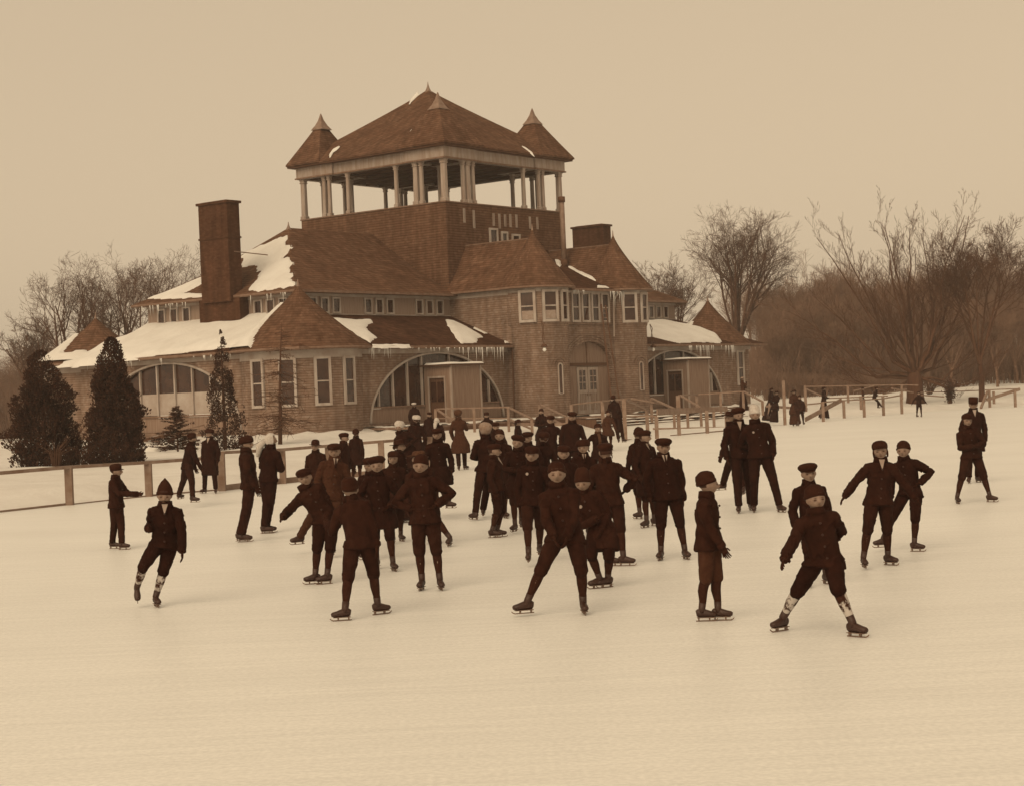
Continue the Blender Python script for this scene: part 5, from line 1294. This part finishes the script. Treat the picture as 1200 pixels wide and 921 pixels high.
    # ---- boots and skates
    for i,(sg,td) in enumerate(((A,tl),(-A,tr))):
        ty=math.radians(td) if td is not None else yw+math.radians(22*sg*1)*(1)
        a=anL[i]; shin=(a-knL[i]).normalized()
        td_=Vector((sin(ty),-cos(ty),0)); raised=(up==('l' if i==0 else 'r'))
        if raised: td_=(td_+Vector((0,0,-1.1))).normalized()
        dz=Vector((0,0,1)) if not raised else td_.cross(td_.cross(Vector((0,0,-1)))).normalized()
        if dz.z<0: dz=-dz
        L_=.145*Hb; sdv=td_.cross(dz).normalized(); f=MB(); sole=a-dz*(.055*Hb)
        etube(f,[sole-td_*L_*.28+dz*.028*Hb,sole-td_*L_*.2+dz*.03*Hb,sole+td_*L_*.1+dz*.030*Hb,sole+td_*L_*.4+dz*.022*Hb,sole+td_*L_*.62+dz*.018*Hb,sole+td_*L_*.70+dz*.016*Hb],
              [.012*Hb,.021*Hb,.022*Hb,.027*Hb,.024*Hb,.012*Hb],[.02*Hb,.029*Hb,.030*Hb,.022*Hb,.018*Hb,.011*Hb],sdv,10)
        f.tube([sole+dz*.03*Hb,a,a-shin*.05*Hb],[.024*Hb,.025*Hb,.027*Hb],10)
        bo=f.build('boot',M['boot'],R,True)
        if bl:
            s=MB(); zt_=.0; b0=sole-dz*.038; t_=.0035
            prof=[(-.30,0),(.62,0),(.72,.010),(.78,.024),(.76,.030),(.68,.016),(.60,.010),(-.30,.010)]
            vs=[];n_=len(prof)
            for sgn in (-1,1): vs+= [b0+td_*(x*L_)+dz*z+sdv*(sgn*t_) for x,z in prof]
            fs=[tuple(range(n_))[::-1],tuple(range(n_,2*n_))]+[(k,(k+1)%n_,n_+(k+1)%n_,n_+k) for k in range(n_)]
            s.add(vs,fs)
            for x in (-.16,.36): s.beam(b0+td_*(x*L_)+dz*.008,b0+td_*(x*L_)+dz*.042,.03,.014,td_)
            s.add([sole+td_*(x*L_)+sdv*(y*.02*Hb)-dz*(z) for x,y,z in ((-.25,-1,.0),(.6,-1,.0),(.6,1,.0),(-.25,1,.0),(-.25,-1,.006),(.6,-1,.006),(.6,1,.006),(-.25,1,.006))],[(0,1,2,3),(7,6,5,4),(0,4,5,1),(1,5,6,2),(2,6,7,3),(3,7,4,0)])
            s.build('skate_blade',M['blade'],bo)
    # ---- gloves
    if glove:
        for i in (0,1):
            g=MB(); sd_=SL*(A if i==0 else -A); hand_mesh(g,haL[i],hdir[i],sd_,Fv+Vector((0,0,.3)),hs*1.08,.55)
            g.tube([haL[i]-hdir[i]*.03*Hb,haL[i]+hdir[i]*.012*Hb],[.030*Hb,.025*Hb],10); g.build('glove',M[glove],R,True)
    # ---- hair
    if hat not in ('scarf','hood'):
        g=MB(); n_,m_=18,12; vs=[];fs=[];keep=set()
        for i in range(m_+1):
            th=PI*i/m_
            for j in range(n_):
                ph=2*PI*j/n_; p=skull(Vector((sin(th)*cos(ph),sin(th)*sin(ph),cos(th)))); vs.append(HT@Vector((p.x*hh*.405,p.y*hh*.485,p.z*hh*.52+.002))); 
                if (p.y<.2 and p.z>-.42-hairlen*.4) or p.z>.45: keep.add(i*n_+j)
        for i in range(m_):
            for j in range(n_):
                q=(i*n_+j,(i+1)*n_+j,(i+1)*n_+(j+1)%n_,i*n_+(j+1)%n_)
                if all(x in keep for x in q): fs.append(q)
        g.add(vs,fs)
        if woman: ellipsoid(g,(0,-hh*.5,-hh*.05),(hh*.2,hh*.16,hh*.2),HT,10,6)
        g.build('hair',M['hair'],R,True)
    # ---- hat
    g=MB(); T_=HT; mat=M[hm]; nmn='hat'
    def rv(prof,n=20,dy=0,tiltx=0,sx=1,sy=1.12):
        vs0=len(g.v); Rx=Matrix.Rotation(math.radians(tiltx),4,'X')
        for r,z in prof:
            for j in range(n):
                t=2*PI*j/n; p=Vector((r*cos(t)*sx*hh,r*sin(t)*sy*hh,z*hh)); p=Rx@p; p.y+=dy*hh; g.v.append(tuple(T_@p))
        k=len(prof)
        for i in range(k-1):
            for j in range(n): g.f.append((vs0+i*n+j,vs0+i*n+(j+1)%n,vs0+(i+1)*n+(j+1)%n,vs0+(i+1)*n+j))
        g.f.append(tuple(vs0+j for j in range(n))[::-1]); g.f.append(tuple(vs0+(k-1)*n+j for j in range(n)))
    def visor(z=.19,l=.24,w_=.30,dr=.05):
        vs=[];K=10
        for k in range(K+1):
            t=PI*k/K; vs+= [Vector((cos(t)*w_*hh*1.15,(.38+.02)*hh+sin(t)*.06*hh,z*hh)),Vector((cos(t)*w_*hh*1.2,.38*hh+sin(t)*(l+.06)*hh,(z-dr*sin(t))*hh)),]
        n0=len(g.v); g.v+= [tuple(T_@v) for v in vs]; g.v+= [tuple(T_@(v+Vector((0,0,-.025*hh)))) for v in vs]; q=len(vs)
        for k in range(K): a=n0+2*k; g.f+= [(a,a+1,a+3,a+2),(a+q,a+2+q,a+3+q,a+1+q),(a+1,a+1+q,a+3+q,a+3)]
    eh=hatx/hh
    if hat in('cap','flat'):
        rv([(.42,.12),(.44,.18),(.48,.25),(.505,.33),(.49,.42),(.40,.52),(.22,.58),(.02,.59)] if hat=='cap' else [(.42,.13),(.44,.19),(.51,.26),(.56,.35),(.54,.45),(.42,.55),(.2,.60),(.02,.61)],dy=-.02,tiltx=3); visor(.17,.13,.26,.04)
    elif hat=='peaked': rv([(.42,.02),(.44,.2),(.455,.38),(.41,.52),(.27,.60),(.02,.62)],dy=-.03,tiltx=6); visor(.17,.18,.27,.05)
    elif hat in('knit','pom','point','tall'):
        if hat=='point': pr=[(.43,.0),(.46,.02),(.46,.16),(.43,.18),(.42,.35),(.36,.55),(.22,.74),(.09,.88),(.02,.95)]
        elif hat=='tall': pr=[(.43,.02),(.47,.04),(.47,.2),(.44,.22),(.44,.45),(.40,.66),(.28,.84),(.12,.90),(.02,.90)]
        else: pr=[(.43,.04),(.465,.06),(.47,.17),(.435,.20),(.43,.35),(.37,.50),(.25,.60),(.1,.645),(.02,.65)]
        rv(pr,dy=-.05,tiltx=15)
        if hat=='pom': ellipsoid(g,(0,-.1*hh,.67*hh),(.11*hh,.11*hh,.1*hh),T_,10,7)
    elif hat=='ear':
        rv([(.42,.10),(.45,.15),(.47,.28),(.45,.42),(.36,.55),(.2,.62),(.02,.63)],dy=-.03,tiltx=8); visor(.22,.14,.28,.02)
        for s in (-1,1): ellipsoid(g,(s*.39*hh,-.02*hh,-.12*hh),(.07*hh,.2*hh,.27*hh),T_,10,7)
        ellipsoid(g,(0,-.40*hh,-.05*hh),(.36*hh,.12*hh,.26*hh),T_,12,7)
    elif hat=='fur': rv([(.42,.08),(.52,.10),(.56,.24),(.55,.40),(.46,.54),(.3,.62),(.02,.64)],dy=-.04,tiltx=5)
    elif hat=='tam': rv([(.41,.12),(.43,.17),(.54,.25),(.61,.35),(.58,.47),(.42,.59),(.12,.66),(.02,.67)],dy=-.03,tiltx=8)
    elif hat=='bonnet': rv([(.42,-.1),(.47,.02),(.56,.2),(.60,.42),(.5,.62),(.3,.72),(.02,.75)],dy=-.08,tiltx=14)
    elif hat=='bowler': rv([(.62,.19),(.64,.175),(.62,.16),(.43,.16),(.42,.3),(.40,.5),(.3,.66),(.15,.71),(.02,.72)][::1],sy=1.15)
    elif hat=='wide': rv([(.02,.14),(.78,.22),(.82,.25),(.78,.27),(.46,.25),(.45,.42),(.38,.58),(.25,.64),(.02,.65)],dy=-.03,tiltx=6); ellipsoid(g,(.25*hh,-.05*hh,.5*hh),(.3*hh,.4*hh,.2*hh),T_,12,7)
    elif hat=='cyl': rv([(.42,.08),(.45,.10),(.465,.35),(.47,.62),(.45,.74),(.3,.78),(.02,.785)],dy=-.02); visor(.12,.2,.28,.05)
    if hat in('scarf','hood'):
        n_,m_=20,14; vs=[];fs=[];keep=set(); n0=len(g.v)
        for i in range(m_+1):
            th=PI*i/m_
            for j in range(n_):
                ph=2*PI*j/n_; p=Vector((sin(th)*cos(ph),sin(th)*sin(ph),cos(th))); g.v.append(tuple(T_@Vector((p.x*hh*.47,p.y*hh*.53-.03*hh,p.z*hh*.58-.0*hh))))
                if p.y<.45 or p.z>.55 or p.z<-.85: keep.add(i*n_+j)
        for i in range(m_):
            for j in range(n_):
                q=(i*n_+j,(i+1)*n_+j,(i+1)*n_+(j+1)%n_,i*n_+(j+1)%n_)
                if all(x in keep for x in q): g.f.append(tuple(n0+x for x in q))
        if hat=='scarf':
            q=Vector((0,-.5*hh,-.05*hh)); g.tube([T_@q,T_@(q+Vector((.05,-.09,-.08))),T_@(q+Vector((.08,-.12,-.26)))],[.05,.07,.03],8)
            ellipsoid(g,(0,-.48*hh,-.02*hh),(.2*hh,.16*hh,.18*hh),T_,10,6); 
        nmn='headscarf' if hat=='scarf' else 'hood'
    if hat!='none':
        if hat in ('fur','bonnet','knit','tall','scarf','tam','hood','point'):
            # soft knit or plush: crumple the surface
            g.v=[tuple(Vector(v)+(Vector(v)-Hl).normalized()*(.010*noise.noise(Vector(v)*28)+.008*noise.noise(Vector(v)*9))) for v in g.v]
        g.build(nmn,mat,R,True)
    ALLP.append(R); return R
P_=person
RK='skaters spread over the rink'
# front row, left to right
P_('boy in peaked cap standing sideways at the far left of the rink',(136,543),(132,643),(143,644),78,hat='peaked',coat='dark',hem=.12,legs='trousers',hl='fwd',hr='fwd',tl=80,tr=85,hy=75)
P_('boy in pointed knit cap gliding with snow caked stockings, foremost at left',(192,560),(161,700),(183,711),8,hat='point',H=1.38,coat='black',lm='black',hem=.12,sm='snowstock',hl=(173,624,-.05,'b'),hr=(214,650,-.1,'d'),ln=.16,up='l',tl=15,tr=25,collar='open',hy=15,hn=12,pel=186)
P_('skater in brimmed hat leaning forward to take a partner by the arm near the fence',(225,507),(208,592),(227,595),115,hat='peaked',coat='black',legs='trousers',hem=.13,hl=(232,560,-.1),hr=(242,562,-.15),pel=216,tl=150,tr=80,hy=100,up=None)
P_('man in long overcoat and dark hat facing his partner before the cedar',(245,502),(240,578),(253,578),-15,hat='fur',coat='black',hem=.33,legs='trousers',lm='black',hl=(236,560,-.1),hr='down',hy=-30,collar='open')
P_('figure in dark cap with slanting legs beside the white headscarf skater',(289,510),(281,635),(284,635),100,hat='fur',coat='dark',hem=.14,legs='trousers',lm='dark',hl='relax',hr=(302,577,.1),tl=85,tr=95,hy=75,pel=288)
P_('skater seen from behind wearing a white headscarf with trailing ends',(317,507),(310,625),(313,624),140,hat='scarf',hm='hatwhite',coat='black',hem=.10,legs='trousers',lm='black',hl='front',hr='front',hy=105,pel=310,tl=95,tr=95)
P_('boy in flat cap reaching his arm far out to the left',(357,549),(370,684),(384,684),12,H=1.42,hat='cap',coat='dark',hem=.13,lm='black',hl=(328,609,-.15),hr='relax',hy=-5,tl=-75,tr=-70,pel=376,tilt=8,ln=.1)
P_('boy in round bowler like cap behind the fence side of the crowd',(369,514),(366,603),(375,603),0,hat='bowler',coat='dark',hem=.15,hl='down',hr='down')
P_('young man in brown suit with white collar and tie',(391.5,519.5),(345,649),(388,653),15,hat='cap',coat='suit',lm='suit',legs='trousers',hem=.14,collar='tie',hl='relax',hr='relax',hy=10,tl=-60,tr=20,pel=383,glove=None)
P_('boy in dark cap turned right behind the suited young man',(403,507),(400,592),(409,592),70,hat='cap',coat='dark',hem=.13,hl='relax',hr='relax',hy=75,legs='trousers')
P_('small girl in dark coat standing by the fence with her back turned',(417,502),(414,566),(422,566),165,hat='knit',coat='black',hem=.25,woman=True,hl='down',hr='down')
P_('boy seen from behind with knees bent, nearest skater left of centre',(410,558),(405,727),(443,720),172,H=1.38,hat='knit',coat='dark',lm='dark',hem=.10,hl=(382,615,.3,'d'),hr=(441,640,-.1,'d'),pel=414,tl=-80,tr=120,ln=.12,kl=200,kr=160)
P_('boy with cap pushed back facing the camera in a roomy black coat',(441,533),(442,666),(461,669),0,hat='tam',coat='black',hem=.22,hl='pocket',hr='pocket',lm='black',wid=1.03)
P_('boy half hidden at the shoulder of the boy in the roomy coat',(433,536),(430,655),(438,656),-20,hat='cap',coat='black',hem=.15,hl='relax',hr='relax')
P_('child with dark hood framing a pale face in the left group',(460.5,528),(461,637),(470,634),5,hat='ear',coat='dark',hem=.2,hl='relax',hr='relax',lm='dark')
P_('young woman in profile under a dark brimmed hat among the left group',(468,512),(470,612),(478,612),70,hat='wide',coat='black',hem=.25,woman=True,skirt=True,lm='black',hl='relax',hr='relax',hy=75)
P_('boy standing square with both hands on his hips and a round knit cap',(492,532),(495,691),(516,691),0,hat='knit',coat='dark',lm='dark',hem=.13,hl='hip',hr='hip',hn=3,tl=-12,tr=12,wid=1.02)
P_('skater with wrapped face just behind the boy with hands on hips',(489,525),(528,640),(505,636),10,H=1.55,hat='wide',hm='hatmid',coat='dark',hem=.14,hl='relax',hr='down',lm='black')
P_('tall man in black cap striding behind the boy with hands on hips',(512,502),(532,610),(503,604),10,hat='cap',coat='black',hem=.22,legs='trousers',lm='black',hl='relax',hr='relax',hy=0,tl=60)
P_('woman in a white brimmed hat and dark wrap at the left of the crowd',(467.5,493),(480,578),(490,578),-10,hat='bonnet',hm='hatwhite',coat='black',hem=.3,woman=True,skirt=True,lm='black',hl='front',hr='front',hy=-20,pel=478)
P_('figure with a large round white knit hat turned away in the crowd',(487.5,486),(484,560),(492,560),185,hat='fur',hm='hatwhite',coat='black',hem=.25,hl='relax',hr='relax',lm='black',woman=True)
P_('dark figure in pale cap on the steps before the left arch',(485,471.5),None,None,190,H=1.6,Y=80,zb=.33,hat='flat',hm='hatwhite',coat='black',hem=.25,hl='relax',hr='relax',lm='black',bl=False)
P_('child with small pale face and dark hat beside the large white hats',(503,483),None,None,0,H=1.48,Y=68,zb=.1,hat='cap',coat='black',hem=.2,hl='relax',hr='relax',lm='black')
P_('figure in long tailed white knit cap seen from behind in the crowd',(511.5,489),None,None,170,H=1.5,Y=58,hat='scarf',hm='hatwhite',coat='black',hem=.2,hl='relax',hr='relax',lm='black')
P_('woman in long flared coat and plush hat standing with her back turned',(537,480),(538,551),(545,550),165,hat='bonnet',hm='hatmid',coat='grey',hem=.33,woman=True,hl='relax',hr='chin',lm='black',legs='trousers',hy=150,skirt=False)
P_('skater in huge pale plush hat, back turned, with one leg far left',(568,495),(557,610),(566,606),200,hat='bonnet',hm='hatgrey',coat='black',hem=.14,legs='trousers',lm='black',hl='front',hr='relax',hy=205,pel=567)
P_('small cap and face above the huge pale plush hat',(570,483),None,None,5,H=1.6,Y=62,hat='peaked',coat='black',hem=.2,hl='relax',hr='relax',lm='black')
P_('boy in dark cap looking out beside the huge pale plush hat',(581,495),None,None,0,H=1.52,Y=45,hat='cap',coat='black',hem=.2,hl='relax',hr='relax',lm='black')
P_('boy in round knit cap facing the camera, centre back of the crowd',(585,502),(582,607),(592,607),0,hat='knit',coat='black',hem=.2,hl='relax',hr='relax',lm='black')
P_('boy in white turned out collar skating in profile to the right',(579,520),(577,630),(583,629),80,H=1.44,hat='cap',coat='dark',hem=.08,lm='black',collar='high',hl='down',hr='relax',hy=80,tl=85,tr=85,pel=577)
P_('person in broad tilted cap looking down at the camera from the centre group',(606,508.6),(604,625),(611,620),-5,hat='tam',coat='black',hem=.24,hl='front',hr='relax',lm='black',tilt=-10)
P_('boy in flat cap whose face shows over the centre group',(618,505),(620,602),(627,602),-5,hat='flat',coat='black',hem=.2,hl='relax',hr='relax',lm='black')
P_('boy with badge on his coat and dark cap smiling in the centre',(623,523),(620,664),(633,655),0,hat='cap',coat='black',lm='dark',hem=.13,hl='down',hr='relax',button=True,tl=-5)
P_('smiling boy in knit cap with legs spread wide, foremost in the centre',(652,540),(617,722),(684,719),-5,H=1.47,hat='knit',coat='dark',lm='dark',hem=.16,hl=(650,634,-.30,'o'),hr=(664,634,-.22,'o'),tl=-75,tr=5,pel=656,wid=1.0)
P_('boy in tall ribbed knit cap leaning at the shoulder of the smiling boy',(682,547),(703,689),(713,688),-15,H=1.40,hat='tall',coat='dark',lm='black',hem=.2,hl='front',hr='relax',tl=-65,tr=-60,pel=699,hn=8,button=True)
P_('boy in belted dark coat with his back to the camera right of centre',(709,519),(714,663),(731,663),168,hat='cap',coat='dark',lm='dark',hem=.13,hl='relax',hr=(735,577,.15,'o'),tl=70,tr=75,hy=190)
P_('young person with parted fringe and fur hat behind the front boys',(683,514),(680,628),(690,628),5,hat='fur',coat='black',hem=.2,hl='relax',hr='relax',lm='black',collar='tie',hy=-10)
P_('boy with raised collar below the parted fringe, nearly hidden',(660,522),(662,640),(672,640),0,hat='cap',coat='black',hem=.2,hl='relax',hr='relax',lm='black')
P_('child in muffler with arms held out before the stair railing',(700.5,496),(697,566),(706,566),5,hat='knit',coat='black',hem=.18,hl=(688,527,-.1),hr=(718,535,-.1),lm='black',scarf='hatmid')
P_('broad man in black coat with arms hanging wide before the portal',(670,482),(663,572),(677,572),0,hat='flat',coat='black',hem=.16,legs='trousers',lm='black',hl=(658,527,-.05,'o'),hr='relax',wid=1.12)
P_('man in dark cap swinging an arm, left of the broad man',(645,487),(640,568),(650,568),5,hat='cap',coat='black',hem=.2,legs='trousers',lm='black',hl='relax',hr=(656.5,525,-.05,'o'))
P_('woman in knit cap standing beyond the crowd before the left entrance turret',(634,478.5),None,None,-5,H=1.6,Y=63,hat='knit',coat='black',hem=.3,woman=True,skirt=True,lm='black',hl='front',hr='front')
P_('figure in black bonnet turned away in the middle of the crowd',(637,505),(632,600),(642,600),195,hat='fur',coat='black',hem=.25,hl='relax',hr='relax',lm='black',woman=True,skirt=True)
P_('person in high feathered dark hat in profile at the crowd edge',(607,490),None,None,75,H=1.58,Y=56,hat='wide',coat='black',hem=.25,hl='relax',hr='relax',lm='black',woman=True,skirt=True)
P_('girl in grey coat facing the camera beside the man at the railing',(712.5,480.5),(709,528),(716,528),0,hat='knit',coat='grey',hem=.22,hl='relax',hr=(722,505,-.05),woman=True,lm='black')
P_('man in dark suit with white collar, back turned, by the tall railing',(718.5,463),(725,518.5),(730.5,518),150,zb=.0,H=1.75,Y=67,hat='knit',coat='black',hem=.12,legs='trousers',lm='black',hl='relax',hr='relax',collar='high',hy=170,wid=.95)
# right half
P_('young man with neat collar looking right beside the boy in round cap',(755,504),(758,618),(767,616),40,hat='cap',coat='black',hem=.28,legs='knickers',lm='black',hl='relax',hr='relax',hy=60,collar='tie',tl=-40,tr=60)
P_('figure in dark cap close behind the young man with neat collar',(748,500),(750,608),(757,607),200,hat='knit',coat='black',hem=.26,hl='relax',hr='relax',lm='black',woman=True)
P_('tall boy in flat round cap and buttoned jacket facing the camera, right of centre',(777,512),(775,656),(803,655),5,hat='flat',coat='black',lm='black',hem=.14,hl='relax',hr='down',collar='tie',tl=-20,tr=15,wid=1.1)
P_('boy in short trousers and heavy jacket standing in profile with mittens raised',(829,551.5),(823,728),(842,727),70,hat='knit',coat='dark',lm='grey',hem=.14,hl=(846,641,-.05),hr=(843,640,.1),tl=85,tr=80,hy=100,wid=1.05)
P_('man in broad tilted cap with open white collar between two companions',(865,477),(866,601),(880,598),0,hat='tam',coat='black',lm='black',legs='trousers',hem=.10,collar='open',hl='relax',hr='back',hy=15,tilt=8,tl=-10,tr=10,group='three adults standing together at right')
P_('man in tall white knit hat standing with his legs apart',(884,473.5),(884,600),(914,600),5,hat='tall',hm='hatwhite',coat='black',lm='black',legs='trousers',hem=.10,hl='back',hr='relax',button=True,tl=-10,tr=25,wid=1.08,group='three adults standing together at right')
P_('woman in dark bushy hat looking left behind the man in broad cap',(855,479),(843,586),(873,592),-60,hat='wide',coat='black',lm='black',legs='trousers',hem=.14,hl='relax',hr='relax',hy=-60,tl=-80,tr=-20,pel=862,group='three adults standing together at right')
P_('boy in turned up collar and round flat cap behind the crouching boy',(947,541),(949,688),(968,684),0,hat='flat',coat='black',lm='black',hem=.16,hl='relax',hr='relax')
P_('boy in knit cap lunging with snow on his legs, foremost at right',(955,567),(918,739),(1000,746),0,H=1.40,hat='knit',coat='dark',lm='black',hem=.13,hl=(920,654,-.28,'b'),hr='back',tl=-55,tr=45,pel=958,ln=.16,sm='snowstock',wid=.98,kl=-20,kr=-25)
P_('boy in ear flap cap with both arms spread low at right',(1031,516),(1012,667),(1041,662),0,hat='ear',coat='dark',lm='dark',hem=.12,hl=(991,580,-.1),hr=(1077,589,-.1),tl=0,tr=40,collar='open',hy=0)
P_('bareheaded looking boy in small dark cap turned to his left neighbour at right',(1058,516),(1033,646),(1072,646),-25,hat='knit',coat='black',lm='black',hem=.10,hl='relax',hr='hip',tl=-80,tr=60,hy=-35,pel=1062)
P_('tall man in cylindrical cap and dark overcoat at the far right',(1140,463.5),(1136,566),(1146,565),0,hat='cyl',coat='black',hem=.22,legs='trousers',lm='black',hl='relax',hr='down',collar='open')
P_('boy with legs apart and mittened hands together in front of the tall man',(1133,484.5),(1122,590),(1160,588),5,hat='ear',coat='dark',lm='dark',hem=.12,hl='front',hr='front',tl=0,tr=50,pel=1135)
# people by the building and the far fence
FG='onlookers by the far fence'
P_('woman in pale hat and long skirt standing on the deck by the right turret',(870,441),None,None,95,H=1.56,Y=97,zb=.74,hat='wide',hm='hatgrey',coat='grey',hem=.06,woman=True,skirt=True,lm='dark',hl='chin',hr='front',bl=False,group=None)
P_('woman in dark coat perched on the far fence beside a companion',(904,454),(899,495),(902,494),60,hat='wide',coat='black',hem=.30,woman=True,skirt=True,lm='black',hl='front',hr='front',group=FG)
P_('girl in dark coat seated on the low beam of the far fence',(910,457.5),(905,487),(908,487),-30,H=1.35,Y=92,zb=.1,hat='wide',coat='black',hem=.3,woman=True,skirt=True,lm='black',hl='front',hr='front',group=FG)
P_('woman in long brown coat standing with a child before the far fence',(930,456),(930,499),(934,499),5,hat='wide',coat='brown',hem=.3,woman=True,skirt=True,lm='brown',hl='front',hr='front',group=FG)
P_('child on skates in short coat close to the woman in long brown coat',(937,463),(935,501),(942,500),-10,hat='knit',coat='dark',hem=.14,hl='relax',hr='relax',lm='dark',group=FG)
P_('woman in full length black dress and hat walking right along the far fence',(965.5,452.5),(962,491),(969,490.5),85,hat='wide',coat='black',hem=.08,woman=True,skirt=True,lm='black',hl='front',hr='front',group=FG)
P_('boy in dark jacket sitting hunched on the far fence rail',(1027,453.5),(1029,478),(1033,477),75,H=1.4,Y=104,zb=.35,hat='cap',coat='black',hem=.1,hl='front',hr='front',lm='black',seated=True,legs='trousers',bl=False,group=FG,pel=1024)
P_('small figure crouched on the snow behind the far fence',(1011,454),None,None,60,H=.95,Y=108,zb=.7,hat='cap',coat='brown',hem=.2,hl='front',hr='front',lm='dark',bl=False,group=FG)
P_('distant small skater with arms spread and legs crossed',(1076.5,458.5),(1074.5,488.5),(1080,488.5),0,hat='knit',coat='black',hem=.1,hl=(1067.5,475),hr=(1087.5,474.5),lm='black',tl=30,tr=-30,group=None)
# ------------------------------------------------------------ winter air between the camera and the far woods
hz=MB().box((-420,-60,-3),(430,330,32)).build('haze',None); tag(hz,'thin winter haze lying over the whole park','haze',None,'stuff')
m=bpy.data.materials.new('haze'); m.use_nodes=True; nt=m.node_tree; nt.nodes.clear(); o_=N(nt,'ShaderNodeOutputMaterial'); v_=N(nt,'ShaderNodeVolumePrincipled'); v_.inputs['Density'].default_value=.00035; v_.inputs['Color'].default_value=(.97,.95,.92,1); v_.inputs['Anisotropy'].default_value=.2
nt.links.new(v_.outputs[0],o_.inputs['Volume']); hz.data.materials.append(m); scene.cycles.volume_bounces=1
